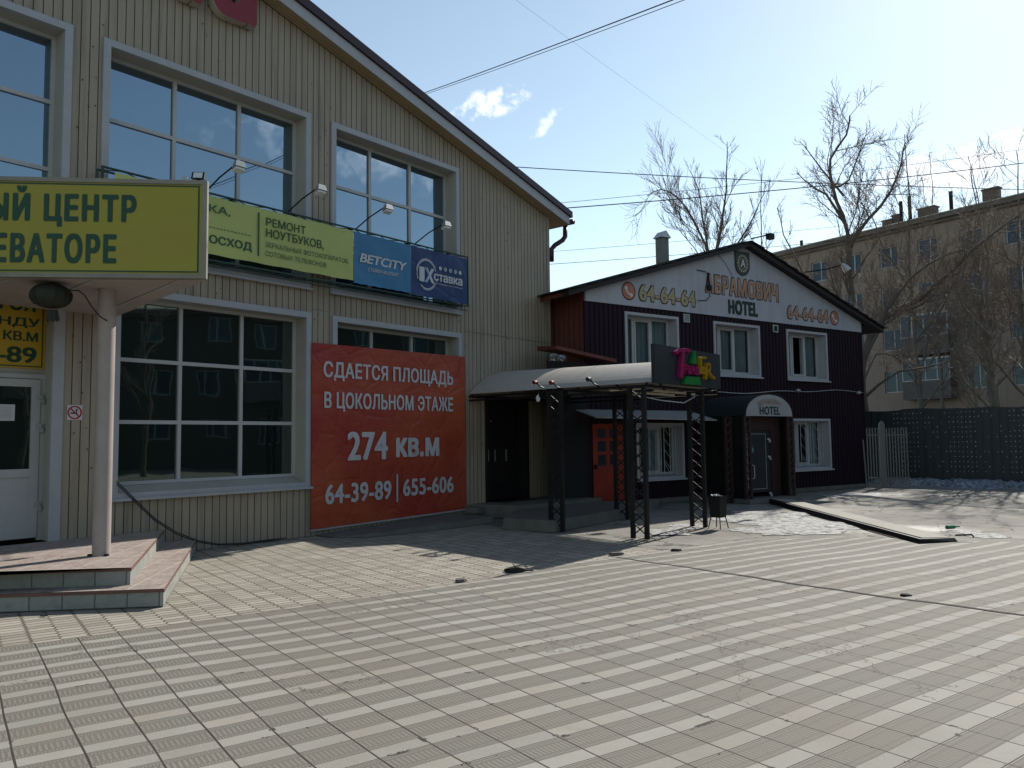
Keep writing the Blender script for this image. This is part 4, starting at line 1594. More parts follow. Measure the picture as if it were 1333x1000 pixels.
tag(mb.build('sagging_cable', M_white_pvc, loc=FA(5, 4.9, 2.3)), 'pale cable sagging between the front posts under the dark sign board', 'cable')

# foil-wrapped pipe at the corner above the canopy
fb = thing('foil_pipe', 'crumpled foil-wrapped pipe end at the corner of the beige building above the canopy', 'pipe', FA(7.9, 0.2, 3.6))
rr = random.Random(5)
for part, cs in (('wrap', 7.72), ('wrap', 8.02)):
    mb = MB()
    N1, N2 = 14, 9
    pts = {}
    for i in range(N1):
        for j in range(N2 + 1):
            t = j / N2
            ra = 0.15 * math.sin(math.pi * min(0.98, max(0.04, t))) ** 0.5 * rr.uniform(0.78, 1.12)
            an = 2 * math.pi * i / N1
            pts[i, j] = FA(cs + ra * math.cos(an), 0.2 + ra * math.sin(an), 3.42 + 0.36 * t)
    for i in range(N1):
        for j in range(N2):
            mb.face([pts[i, j], pts[(i + 1) % N1, j], pts[(i + 1) % N1, j + 1], pts[i, j + 1]])
    mb.build(part, M_grey_metal, fb)

# ------------------------------------------------------------------ the hotel
H_L = -11.52
H_AP, H_APZ = -5.66, 7.02


def h_top(s):
    return H_APZ - (H_APZ - 5.22) * abs(s - H_AP) / (H_AP - H_L)


hotel = thing('hotel_building', 'two-storey dark maroon hotel with a white lettered gable and dark pitched roof', 'building', FH(-5.7, 0, 0))
H_UP = [(-10.25, -8.36, 3.02, 4.80), (-7.01, -5.07, 3.31, 4.80), (-3.85, -1.86, 3.30, 4.80)]
H_LOW = [(-9.95, -8.27, 0.59, 2.02), (-3.77, -1.87, 0.63, 2.16)]
RED = (-11.36, -10.36, 0.0, 2.02)
mb = ribbed(FH, H_L, 0.0, lambda s: 4.95, H_UP + H_LOW + [RED], 0.15, 0.035, 0.02)
mb.build('wall', [M_hotel, M_hotel], hotel)
FS = Frame(-34.5, FH(H_L, 0, 0))
FS.n = -FS.n
mb = ribbed(FS, 0.0, 12.0, lambda s: 5.25, [], 0.20, 0.05, 0.025)
mb.build('side_wall', [M_hotel_side, M_hotel_side], hotel)
mb = MB()
mb.face([FH(0, 0, 0), FH(0, -12, 0), FH(0, -12, 5.25), FH(0, 0, 5.25)])
mb.face([FH(H_L, -12, 0), FH(0, -12, 0), FH(0, -12, 5.2), FH(H_AP, -12, 7.0), FH(H_L, -12, 5.2)])
mb.build('rear_wall', M_hotel, hotel)
mb = MB()
mb.box(FH, H_L + 0.2, -0.2, -6, -1.0, 0.02, 4.9)
mb.build('interior', M_room, hotel)
mb = MB()
lo = [(H_L, 4.952), (0.0, 4.952), (0.0, h_top(0.0)), (H_AP, H_APZ), (H_L, h_top(H_L))]
mb.prism([FH(s, -0.03, z) for s, z in lo], [FH(s, 0.03, z) for s, z in lo])
mb.build('gable_board', M_band, hotel)
mb = MB()
mb.box(FH, H_L + 0.02, 0.0, 0.002, 0.05, 0.0, 0.12)
mb.build('plinth', M_concrete, hotel)
for s in (H_L, 0.0):
    mb = MB()
    mb.box(FH, s - 0.03, s + 0.03, -0.04, 0.022, 0.12, 4.95)
    mb.build('corner_trim', M_hotel, hotel)

# roof with overlapping sheets
for sgn in (-1, 1):
    rise = (H_APZ - 5.22) / (H_AP - H_L)
    ln = (H_AP - H_L) + 0.72
    def R(t, n, dz):
        return FH(H_AP + sgn * t, n, H_APZ - rise * t + dz)
    mb = MB()
    N = 13
    for k in range(N):
        a, b = ln * k / N, ln * (k + 1) / N + 0.06
        l1, l2 = 0.11, 0.165
        mb.prism([R(a, 0.32, 0.10), R(b, 0.32, 0.13), R(b, -12.4, 0.13), R(a, -12.4, 0.10)],
                 [R(a, 0.32, 0.125), R(b, 0.32, 0.165), R(b, -12.4, 0.165), R(a, -12.4, 0.125)])
    mb.build('roof', M_roof_dark, hotel)
    mb = MB()
    mb.prism([R(0, 0.26, -0.03), R(ln - 0.02, 0.26, -0.03), R(ln - 0.02, 0.035, -0.02), R(0, 0.035, -0.02)],
             [R(0, 0.26, 0.095), R(ln - 0.02, 0.26, 0.095), R(ln - 0.02, 0.035, 0.095), R(0, 0.035, 0.095)])
    mb.build('barge_board', M_roof_dark, hotel)
    mb = MB()
    if sgn < 0:
        mb.prism([R(ln - 0.66, 0.03, 0.02), R(ln - 0.05, 0.03, -0.02), R(ln - 0.05, -12.3, -0.02), R(ln - 0.66, -12.3, 0.02)],
                 [R(ln - 0.66, 0.03, 0.09), R(ln - 0.05, 0.03, 0.09), R(ln - 0.05, -12.3, 0.09), R(ln - 0.66, -12.3, 0.09)])
        mb.build('eave_soffit', M_hotel_side, hotel)
    else:
        mb.prism([R(ln - 0.68, 0.03, 0.0), R(ln - 0.05, 0.03, -0.02), R(ln - 0.05, -12.3, -0.02), R(ln - 0.68, -12.3, 0.0)],
                 [R(ln - 0.68, 0.03, 0.09), R(ln - 0.05, 0.03, 0.09), R(ln - 0.05, -12.3, 0.09), R(ln - 0.68, -12.3, 0.09)])
        mb.build('eave_soffit', M_roof_dark, hotel)
chim = MB()
cs, cn = -8.36, -0.5
chim.box(FH, cs - 0.125, cs + 0.125, cn - 0.125, cn + 0.125, 5.9, 7.02)
ch = chim.build('chimney', mat('greenish_zinc_duct', (0.13, 0.14, 0.125), 0.5, 0.25, metal=0.3), hotel)
mb = MB()
mb.prism([FH(cs - 0.18, cn - 0.17, 7.01), FH(cs + 0.18, cn - 0.17, 7.01), FH(cs, cn - 0.17, 7.20)],
         [FH(cs - 0.18, cn + 0.17, 7.01), FH(cs + 0.18, cn + 0.17, 7.01), FH(cs, cn + 0.17, 7.20)])
mb.build('cowl', M_grey_metal, ch)


def curtain(F, s0, s1, z0, z1, n, parent, amp=0.035, pitch=0.16, name='curtain'):
    mb = MB()
    N = max(6, int((s1 - s0) / 0.025))
    def q(i, z):
        s = s0 + (s1 - s0) * i / N
        return F(s, n + amp * math.sin(2 * math.pi * s / pitch + 0.8 * math.sin(3 * s)), z)
    for i in range(N):
        mb.face([q(i, z0), q(i + 1, z0), q(i + 1, z1), q(i, z1)])
    return mb.build(name, M_curtain, parent, smooth=True)


def hotel_window(s0, s1, z0, z1, mulls, curtains, grille=False, dark_sash=None):
    mb = MB()
    ring(mb, FH, s0, s1, z0, z1, 0.07, -0.02, 0.03)
    mb.box(FH, s0 - 0.03, s1 + 0.03, 0.031, 0.09, z0 - 0.03, z0 + 0.01)
    tr = mb.build('window_trim', M_white_trim, hotel)
    t, dp = 0.06, -0.36
    mb = MB()
    for q in ([(s0 + t, -0.02, z1 - t), (s1 - t, -0.02, z1 - t), (s1 - t, dp, z1 - t), (s0 + t, dp, z1 - t)],
              [(s0 + t, -0.02, z0 + t), (s1 - t, -0.02, z0 + t), (s1 - t, dp, z0 + t + 0.05), (s0 + t, dp, z0 + t + 0.05)],
              [(s0 + t, -0.02, z0 + t), (s0 + t, dp, z0 + t), (s0 + t, dp, z1 - t), (s0 + t, -0.02, z1 - t)],
              [(s1 - t, -0.02, z0 + t), (s1 - t, dp, z0 + t), (s1 - t, dp, z1 - t), (s1 - t, -0.02, z1 - t)]):
        mb.face([FH(*p) for p in q])
    mb.build('reveal', M_white_trim, tr)
    a, b, c, d = s0 + t, s1 - t, z0 + t + 0.05, z1 - t
    mb = MB()
    ring(mb, FH, a, b, c, d, 0.055, dp, dp + 0.06)
    xs = [a + (b - a) * m for m in mulls]
    for x in xs:
        mb.box(FH, x - 0.035, x + 0.035, dp - 0.001, dp + 0.058, c + 0.055, d - 0.055)
    # opening sash in the middle
    ring(mb, FH, xs[0] + 0.036, xs[1] - 0.036, c + 0.056, d - 0.056, 0.05, dp + 0.005, dp + 0.075)
    mb.build('window_frame', M_white_pvc, tr)
    lim = [a] + xs + [b]
    for k in range(3):
        if dark_sash == k:
            continue
        mb = MB()
        mb.face([FH(lim[k] + 0.02, dp + 0.03, c + 0.02), FH(lim[k + 1] - 0.02, dp + 0.03, c + 0.02), FH(lim[k + 1] - 0.02, dp + 0.03, d - 0.02), FH(lim[k] + 0.02, dp + 0.03, d - 0.02)])
        mb.build('pane', M_glass_clear, tr)
    for k in curtains:
        curtain(FH, lim[k] - 0.02, lim[k + 1] + 0.02, c, d, dp - 0.07, tr, pitch=0.13 + 0.02 * k)
    mb = MB()
    for q in ([(a, dp - 0.55, c), (b, dp - 0.55, c), (b, dp - 0.55, d), (a, dp - 0.55, d)],):
        mb.face([FH(*p) for p in q])
    mb.build('dark_backing', M_room, tr)
    if grille:
        mb = MB()
        n = dp + 0.17
        for k in range(15):
            s = a + 0.04 + (b - a - 0.08) * k / 14
            if k in (0, 4, 5, 9, 10, 14):
                mb.tube([FH(s, n, c - 0.02), FH(s, n, d)], 0.009, 4)
        for bx in range(3):
            l, r = a + 0.04 + (b - a - 0.08) * (bx * 5) / 14, a + 0.04 + (b - a - 0.08) * (bx * 5 + 4) / 14
            m_ = (l + r) / 2
            mb.tube([FH(m_, n, c - 0.02), FH(m_, n, d)], 0.008, 4)
            for z in (0.12, 0.34, 0.56, 0.78):
                zz = c + (d - c) * z
                mb.tube([FH(l, n, zz + 0.22), FH(m_, n, zz), FH(r, n, zz + 0.22)], 0.008, 4)
            mb.tube([FH(l, n, c + 0.3), FH(m_, n, c + 0.02), FH(r, n, c + 0.3)], 0.008, 4)
        mb.build('grille', M_white_pvc, tr)
    return tr


hotel_window(*H_UP[0], (0.28, 0.64), (0, 1, 2))
hotel_window(*H_UP[1], (0.26, 0.62), (0, 1, 2))
hotel_window(*H_UP[2], (0.30, 0.66), (0, 2), dark_sash=1)
hotel_window(*H_LOW[0], (0.32, 0.66), (1,), grille=True)
hotel_window(*H_LOW[1], (0.32, 0.66), (2,), grille=True)

# red door with six small panes
mb = MB()
s0, s1 = RED[0], RED[1]
pane_s = [(s0 + 0.16, s0 + 0.44), (s0 + 0.54, s0 + 0.82)]
pane_z = [(0.98, 1.25), (1.33, 1.58), (1.66, 1.88)]
cuts_s = [s0 + 0.01] + [v for p in pane_s for v in p] + [s1 - 0.01]
for a, b in zip(cuts_s[0::2], cuts_s[1::2]):
    mb.box(FH, a, b, -0.06, -0.01, 0.06, 2.0)
for a, b in pane_s:
    zs = [0.06] + [v for p in pane_z for v in p] + [2.0]
    for c, d in zip(zs[0::2], zs[1::2]):
        mb.box(FH, a, b, -0.06, -0.012, c, d)
rd = mb.build('red_door', M_red_paint, hotel)
rd['label'] = 'faded red door with small square panes'
for a, b in pane_s:
    for c, d in pane_z:
        mb = MB()
        mb.face([FH(a, -0.045, c), FH(b, -0.045, c), FH(b, -0.045, d), FH(a, -0.045, d)])
        mb.build('pane', M_glass, rd)
mb = MB()
mb.box(FH, s0 + 0.05, s0 + 0.09, -0.01, 0.05, 0.92, 1.02)
mb.build('handle', M_black_steel, rd)
mb = MB()
mb.box(FH, s0, s1, -0.5, -0.4, 0.0, 2.02)
mb.build('dark_hall', M_room, hotel)
mb = MB()
aw = [(-11.9, 0.02), (-8.05, 0.02), (-8.05, 0.95), (-11.9, 0.75)]
mb.prism([FH(s, n, 2.32 - 0.28 * n) for s, n in aw], [FH(s, n, 2.345 - 0.28 * n) for s, n in aw])
mb.build('awning', mat('grey_slate_sheet', (0.22, 0.215, 0.205), 0.6, 0.15), hotel)
for s, z in ((-8.07, 4.79), (-4.37, 4.77)):
    mb = MB()
    ring(mb, FH, s - 0.11, s + 0.11, z - 0.11, z + 0.11, 0.03, 0.02, 0.05)
    vt = mb.build('vent', M_white_trim, hotel)
    mb = MB()
    for k in range(4):
        mb.box(FH, s - 0.08, s + 0.08, 0.0, 0.03, z - 0.075 + k * 0.04, z - 0.05 + k * 0.04)
    mb.build('louvre', M_black_plastic if s > -5 else M_grey_metal, vt)

# lettering of the gable
GN = 0.034


def outlined(body, a, b, c, d, ink, bold, spacing=1.1, out=0.045, arc=None):
    w = (b - a) * 0.012
    lettering('lettering_outline', FH, body, a - 0.035, b + 0.035, c - 0.035, d + 0.035, GN, M_dark_ink, hotel, bold=bold + out, spacing=spacing)
    lettering('lettering', FH, body, a, b, c, d, GN + 0.004, ink, hotel, bold=bold, spacing=spacing)


outlined('64-64-64', -9.76, -7.71, 5.12, 5.53, M_tan_ink, 0.04, 1.08)
outlined('64-64-64', -3.79, -1.78, 5.12, 5.51, M_orange_ink, 0.04, 1.08)
outlined('АБРАМОВИЧ', -7.30, -4.20, 5.56, 6.08, M_orange_ink, 0.05, 1.12)
outlined('HOTEL', -6.37, -5.17, 5.07, 5.43, M_hotel_ink, 0.04, 1.15)
# small serifs of the slab lettering
mb = MB()
for s0_, s1_, z0_, z1_, k in ((-7.30, -4.20, 5.56, 6.08, 9), (-6.37, -5.17, 5.07, 5.43, 5)):
    pass
for cs_, cz in ((-10.12, 5.32), (-1.45, 5.305)):
    mb = MB()
    arc_strip(mb, FH, cs_, cz, 0.0, 0.235, 0, 360, GN, 24)
    ic = mb.build('phone_icon', M_dark_ink, hotel)
    mb = MB()
    arc_strip(mb, FH, cs_, cz, 0.0, 0.205, 0, 360, GN + 0.003, 24)
    mb.build('icon_disc', mat('faded_red_print', (0.33, 0.13, 0.09), 0.6, 0.15, bump=0), ic)
    mb = MB()
    arc_strip(mb, FH, cs_ + 0.10, cz + 0.09, 0.165, 0.205, 175, 275, GN + 0.006, 10)
    arc_strip(mb, FH, cs_ - 0.085, cz + 0.075, 0.0, 0.05, 0, 360, GN + 0.0065, 10)
    arc_strip(mb, FH, cs_ + 0.085, cz - 0.095, 0.0, 0.05, 0, 360, GN + 0.0065, 10)
    mb.build('handset', M_ink_white, ic)
em = thing('emblem_plate', 'dark shield plate with a pale ringed letter under the peak of the white gable', 'emblem', FH(-5.77, 0.04, 6.2))
mb = MB()
sh = [(-6.07, 6.86), (-5.47, 6.86), (-5.47, 6.45), (-5.50, 6.33), (-5.58, 6.24), (-5.68, 6.19), (-5.77, 6.175), (-5.86, 6.19), (-5.96, 6.24), (-6.04, 6.33), (-6.07, 6.45)]
mb.prism([FH(s, 0.032, z) for s, z in sh], [FH(s, 0.07, z) for s, z in sh])
mb.build('plate', mat('dark_shield', (0.03, 0.033, 0.03), 0.5), em)
mb = MB()
for k in range(16):
    an = rad(-70 + 20 * k if k < 8 else 110 + 20 * (k - 8) - 0)
    s, z = -5.77 + 0.20 * math.cos(rad(22.5 * k)), 6.52 + 0.225 * math.sin(rad(22.5 * k))
    arc_strip(mb, FH, s, z, 0.0, 0.034, 0, 360, 0.073, 8)
arc_strip(mb, FH, -5.77, 6.52, 0.0, 0.15, 0, 360, 0.0735, 20)
mb.build('wreath', mat('pale_green_print', (0.30, 0.31, 0.22), 0.6, bump=0), em)
mb = MB()
arc_strip(mb, FH, -5.77, 6.52, 0.0, 0.135, 0, 360, 0.0755, 20)
mb.build('medallion', M_hotel_ink, em)
lettering('letter', FH, 'А', -5.865, -5.675, 6.42, 6.63, 0.078, M_ink_white, em, bold=0.04)
mb = MB()
mb.tube([FH(-7.62, 0.045, 6.13), FH(-7.35, 0.06, 6.12), FH(-7.22, 0.07, 6.08), FH(-7.20, 0.07, 5.75), FH(-7.16, 0.06, 5.45), FH(-7.30, 0.05, 5.33), FH(-7.62, 0.045, 5.30)], 0.012, 5)
mb.box(FH, -7.26, -7.12, 0.04, 0.10, 5.62, 5.76)
mb.tube([FH(-7.2, 0.06, 6.1), FH(-7.2, 0.06, 5.7)], 0.03, 5)
tag(mb.build('gable_cable', M_black_steel, loc=FH(-7.3, 0.05, 5.7)), 'dark cable loop with a small box over the first letter of the white gable', 'cable')
mb = MB()
mb.tube([FH(-7.05, 0.05, 6.85), FH(-6.5, 0.06, 6.45), FH(-6.2, 0.05, 6.12)], 0.006, 4)
tag(mb.build('gable_wire', M_black_steel, loc=FH(-6.6, 0.05, 6.4)), 'thin wire running down the white gable left of the shield plate', 'wire')
fl2 = thing('arm_lamp', 'small dark lamp on an arm sticking out over the right slope of the hotel roof', 'lamp', FH(-3.3, 0.4, 6.45))
mb = MB()
mb.tube([FH(-3.5, 0.45, 6.45), FH(-3.1, 0.9, 6.5), FH(-2.75, 1.2, 6.62)], 0.018, 5)
mb.build('arm', M_black_steel, fl2)
mb = MB()
mb.tube([FH(-2.75, 1.2, 6.64), FH(-2.68, 1.25, 6.55), FH(-2.62, 1.3, 6.44)], [0.04, 0.09, 0.11], 10)
mb.build('lamp_head', M_grey_metal, fl2)
ml = thing('ridge_lamp', 'small dark floodlight on a short mast at the hotel roof peak', 'lamp', FH(-5.3, 0.4, 7.1))
mb = MB()
mb.tube([FH(-5.9, 0.48, 7.12), FH(-5.2, 0.52, 7.32)], 0.02, 5)
mb.build('mast', M_black_steel, ml)
mb = MB()
mb.box(FH, -5.22, -5.02, 0.45, 0.6, 7.20, 7.36)
mb.build('lamp_head', M_black_steel, ml)

# light strip cable along the wall
mb = MB()
pts = []
for k in range(40):
    t = k / 39
    pts.append(FH(-8.0 + 7.9 * t, 0.05, 2.80 + 0.22 * t ** 0.6 + 0.025 * math.sin(17 * t) - 0.03 * math.sin(6 * t)))
mb.tube(pts, 0.010, 5)
tag(mb.build('wall_cable', M_grey_metal, loc=FH(-4, 0.05, 2.9)), 'long pale cable strung along the dark maroon wall above the ground floor', 'cable')
for s, z, l in ((-3.52, 2.98, 'round wall lamp on the pale cable above the right ground-floor window'), (-0.42, 2.99, 'small pale lamp on the cable at the right corner of the hotel')):
    mb = MB()
    mb.tube([FH(s, 0.03, z), FH(s, 0.12, z), FH(s, 0.17, z)], [0.04, 0.06, 0.035], 10)
    tag(mb.build('wall_lamp', M_grey_metal, loc=FH(s, 0.1, z)), l, 'lamp')

# lean-to between the buildings
sh_ = thing('lean_to', 'dark lean-to with a red-brown roof squeezed between the beige building and the hotel', 'shed', FH(-12.4, 0.3, 0))
mb = MB()
mb.prism([FH(-12.6, 0.25, 3.70), FH(-10.95, 0.45, 3.45), FH(-10.95, 0.03, 3.50), FH(-12.6, -0.5, 3.74)],
         [FH(-12.6, 0.25, 3.78), FH(-10.95, 0.45, 3.53), FH(-10.95, 0.03, 3.60), FH(-12.6, -0.5, 3.84)])
mb.build('roof', M_hotel_side, sh_)
mb = MB()
mb.box(FH, -13.4, -11.85, -2.6, -2.5, 0.0, 3.5)
mb.box(FH, -12.7, -11.56, 0.0, 0.05, 0.0, 3.45)  # near-black panel puts the shade of the alley opening into colour
mb.build('alley_shade_wall', M_room, sh_)

# arched porch of the hotel
hp_ = thing('hotel_porch', 'arched dark vestibule with white lettered arch board and lattice posts at the hotel entrance', 'porch', FH(-6.8, 0.8, 0))


def hp_pt(u, n, dz=0.0):
    an = math.pi * (1 - u)
    return FH(-6.81 + (0.92) * math.cos(an), n, 2.16 + dz + 0.55 * max(0.0, math.sin(an)) ** 0.9)


M_awning = mat('dark_green_awning', (0.008, 0.013, 0.015), 0.8, 0.2)
mb = MB()
for i in range(20):
    mb.face([hp_pt(i / 20, 0.03, 0.01), hp_pt((i + 1) / 20, 0.03, 0.01), hp_pt((i + 1) / 20, 1.60, 0.01), hp_pt(i / 20, 1.60, 0.01)])
mb.build('barrel_roof', M_awning, hp_, smooth=True)
mb = MB()
lo = [hp_pt(i / 20, 1.56) for i in range(21)]
up = [hp_pt(i / 20, 1.60) for i in range(21)]
mb.prism(lo, up)
mb.build('arch_board', mat('white_arch_board', (0.26, 0.26, 0.28), 0.55, 0.1), hp_)
mb = MB()
for i in range(24):
    p = hp_pt((i + 0.5) / 24, 1.59, 0.01)
    mb.tube([p, p + Vector((0, 0, 0.05))], 0.018, 4)
mb.build('scalloped_trim', M_black_plastic, hp_)
lettering('lettering', FH, 'HOTEL', -7.21, -6.39, 2.19, 2.41, 1.604, M_hotel_ink, hp_, bold=0.05, spacing=1.1)
lettering('lettering', FH, 'АБРАМОВИЧ', -7.27, -6.35, 2.47, 2.61, 1.604, mat('faded_brown_print', (0.22, 0.16, 0.13), 0.6, bump=0), hp_, bold=0.04, spacing=1.1, arc=0.08)
M_brown_steel = mat('brown_painted_steel', (0.03, 0.016, 0.016), 0.5, 0.2)
for s in (-7.66, -5.95):
    lattice(FH, s, 1.55, 0.19, 0.0, 2.12, hp_, M_brown_steel)
lattice(FH, -7.95, 1.2, 0.19, 0.0, 2.12, hp_, M_brown_steel)
mb = MB()
ribm = ribbed(Frame(-34.5, FH(-7.70, 1.5, 0)), 0.0, 1.47, lambda s: 2.16, [], 0.12, 0.03, 0.015)
ribm.build('side_screen', [M_black_steel, M_black_steel], hp_)
mb = MB()
mb.box(FH, -7.56, -7.42, 1.22, 1.30, 0.0, 2.14)
mb.box(FH, -6.42, -6.04, 1.22, 1.30, 0.0, 2.14)
mb.box(FH, -7.42, -6.42, 1.22, 1.30, 1.80, 2.14)
mb.build('front_screen', M_brown_steel, hp_)
mb = MB()
mb.face([FH(-5.92, 0.03, 0), FH(-5.92, 1.5, 0), FH(-5.92, 1.5, 2.16), FH(-5.92, 0.03, 2.16)])
mb.build('far_screen', M_black_steel, hp_)
mb = MB()
mb.box(FH, -7.40, -6.44, 1.23, 1.28, 0.22, 1.79)
dl = mb.build('dark_door', mat('dark_grey_door', (0.018, 0.022, 0.026), 0.4, 0.1), hp_)
mb = MB()
ring(mb, FH, -7.35, -6.60, 0.30, 1.72, 0.018, 1.281, 1.289)
mb.build('door_moulding', M_grey_metal, dl)
mb = MB()
mb.tube([FH(-7.36, 1.29, 0.92), FH(-7.20, 1.345, 0.92), FH(-7.16, 1.345, 0.90), FH(-7.16, 1.345, 0.60), FH(-7.20, 1.345, 0.58), FH(-7.36, 1.29, 0.58)], 0.012, 6)
mb.build('handle', M_white_pvc, dl)
for z in (1.55, 1.10, 0.16):
    mb = MB()
    mb.box(FH, -6.56, -6.48, 1.301, 1.33, z, z + 0.045)
    mb.box(FH, -6.50, -6.46, 1.301, 1.335, z - 0.06, z - 0.001)
    mb.build('hinge', M_white_pvc, dl)
mb = MB()
arc_strip(mb, FH, -7.13, 1.30, 0.0, 0.05, 0, 360, 1.283, 12, ry=1.5)
for k in range(4):
    mb.box(FH, -7.33, -7.12 - 0.03 * k, 1.281, 1.283, 1.42 + k * 0.05, 1.43 + k * 0.05)
mb.build('door_sticker', mat('pale_blue_sticker', (0.10, 0.16, 0.2), 0.5, bump=0), dl)
mb = MB()
mb.prism([FH(-7.85, 0.05, 0), FH(-5.8, 0.05, 0), FH(-5.8, 1.75, 0), FH(-7.85, 1.75, 0)], [FH(-7.85, 0.05, 0.1), FH(-5.8, 0.05, 0.1), FH(-5.8, 1.72, 0.1), FH(-7.85, 1.72, 0.1)])
mb.build('threshold', M_concrete, hp_)
mb = MB()
mb.box(Frame(-34.5, FH(-7.70, 1.5, 0)), 0.5, 0.62, -0.03, -0.016, 1.25, 1.37)
mb.build('notice_plate', M_grey_metal, hp_)

# ------------------------------------------------------------------ yard things
bn = thing('trash_bin', 'black steel litter bin on thin legs beside the front lattice post', 'bin', (3.75, 14.3, 0))
BF = Frame(48, (3.70, 14.45, 0))
mb = MB()
lo = [BF(s, n, 0.20) for s, n in ((-0.10, -0.10), (0.10, -0.10), (0.10, 0.10), (-0.10, 0.10))]
hi = [BF(s, n, 0.58) for s, n in ((-0.125, -0.125), (0.125, -0.125), (0.125, 0.125), (-0.125, 0.125))]
b0 = len(mb.v)
mb.prism(lo, hi)
mb.build('bucket', M_black_steel, bn)
mb = MB()
ring_pts = [(-0.13, -0.13), (0.13, -0.13), (0.13, 0.13), (-0.13, 0.13), (-0.13, -0.13)]
for (a, b), (c, d) in zip(ring_pts, ring_pts[1:]):
    mb.tube([BF(a, b, 0.58), BF(c, d, 0.58)], 0.014, 4)
mb.build('rim', M_black_steel, bn)
for s, n in ((-0.09, -0.09), (0.09, -0.09), (0.09, 0.09), (-0.09, 0.09)):
    mb = MB()
    mb.tube([BF(s, n, 0.22), BF(s * 1.4, n * 1.4, 0.0)], 0.010, 5)
    mb.build('leg', M_black_steel, bn)
rr = random.Random(8)
mb = MB()
for k in range(7):
    c = BF(rr.uniform(-0.08, 0.02), rr.uniform(-0.08, 0.08), 0.575)
    mb.prism([c + Vector((rr.uniform(-.05, .05), rr.uniform(-.05, .05), 0)) for _ in range(3)], [c + Vector((rr.uniform(-.05, .05), rr.uniform(-.05, .05), 0.035)) for _ in range(3)])
mb.build('litter', M_ink_white, bn)

rp = MB()
low = [(6.39, 19.72, 0), (6.21, 12.19, 0), (6.80, 12.34, 0), (6.95, 19.8, 0)]
hi = [(6.40, 19.72, 0.11), (6.24, 12.23, 0.075), (6.76, 12.40, 0.058), (6.92, 19.8, 0.08)]
rp.prism(low, hi)
M_kerb = mat('pale_worn_concrete', (0.24, 0.225, 0.19), 0.85, 0.2, bump=0.5, bscale=30, dirt=(0.12, 0.11, 0.1), damt=0.6)
ks = thing('kerb_slab', 'long low concrete slab running from the hotel entrance towards the tiled square', 'slab', (6.6, 15, 0))
rp.build('slab', M_kerb, ks)
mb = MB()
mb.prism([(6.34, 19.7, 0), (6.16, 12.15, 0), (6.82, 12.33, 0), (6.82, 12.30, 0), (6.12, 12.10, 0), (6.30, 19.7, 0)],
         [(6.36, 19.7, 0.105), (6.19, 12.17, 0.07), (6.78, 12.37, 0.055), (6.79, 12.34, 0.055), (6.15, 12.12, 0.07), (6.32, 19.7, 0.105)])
mb.build('edge_shade_angle', M_black_steel, ks)  # near-black strip paints the slab's side shade; metal angle only at the end
mb = MB()
mb.tube([(6.82, 12.36, 0.09), (7.05, 12.33, 0.10), (7.10, 12.36, 0.06)], 0.014, 5)
tag(mb.build('iron_hook', M_black_steel, loc=(6.95, 12.35, 0.08)), 'bent iron bar sticking out of the end of the long concrete slab', 'bar')


def snow_mat(name, col, dirt, amt):
    n = NT(name)
    a = n.noise(7, 6, 0.7)
    c = n.mix(n.m_('MULTIPLY', n.ramp(a, 0.44, 0.6), amt, clamp=True), col, dirt)
    c = n.mix(n.m_('MULTIPLY', n.ramp(n.noise(45, 3), 0.5, 0.7), 0.6, clamp=True), c, mul(col, 0.55))
    n.color(c)
    n.set(Roughness=0.75)
    n.bsdf.inputs['Specular IOR Level'].default_value = 0.3
    n.bump(n.noise(26, 5, 0.7), 1.0, 0.05)
    return n.m


M_ice = snow_mat('melting_ice', (0.48, 0.475, 0.46), (0.13, 0.12, 0.105), 1.0)
M_dirty_snow = snow_mat('dirty_snow', (0.30, 0.33, 0.38), (0.07, 0.07, 0.075), 1.0)


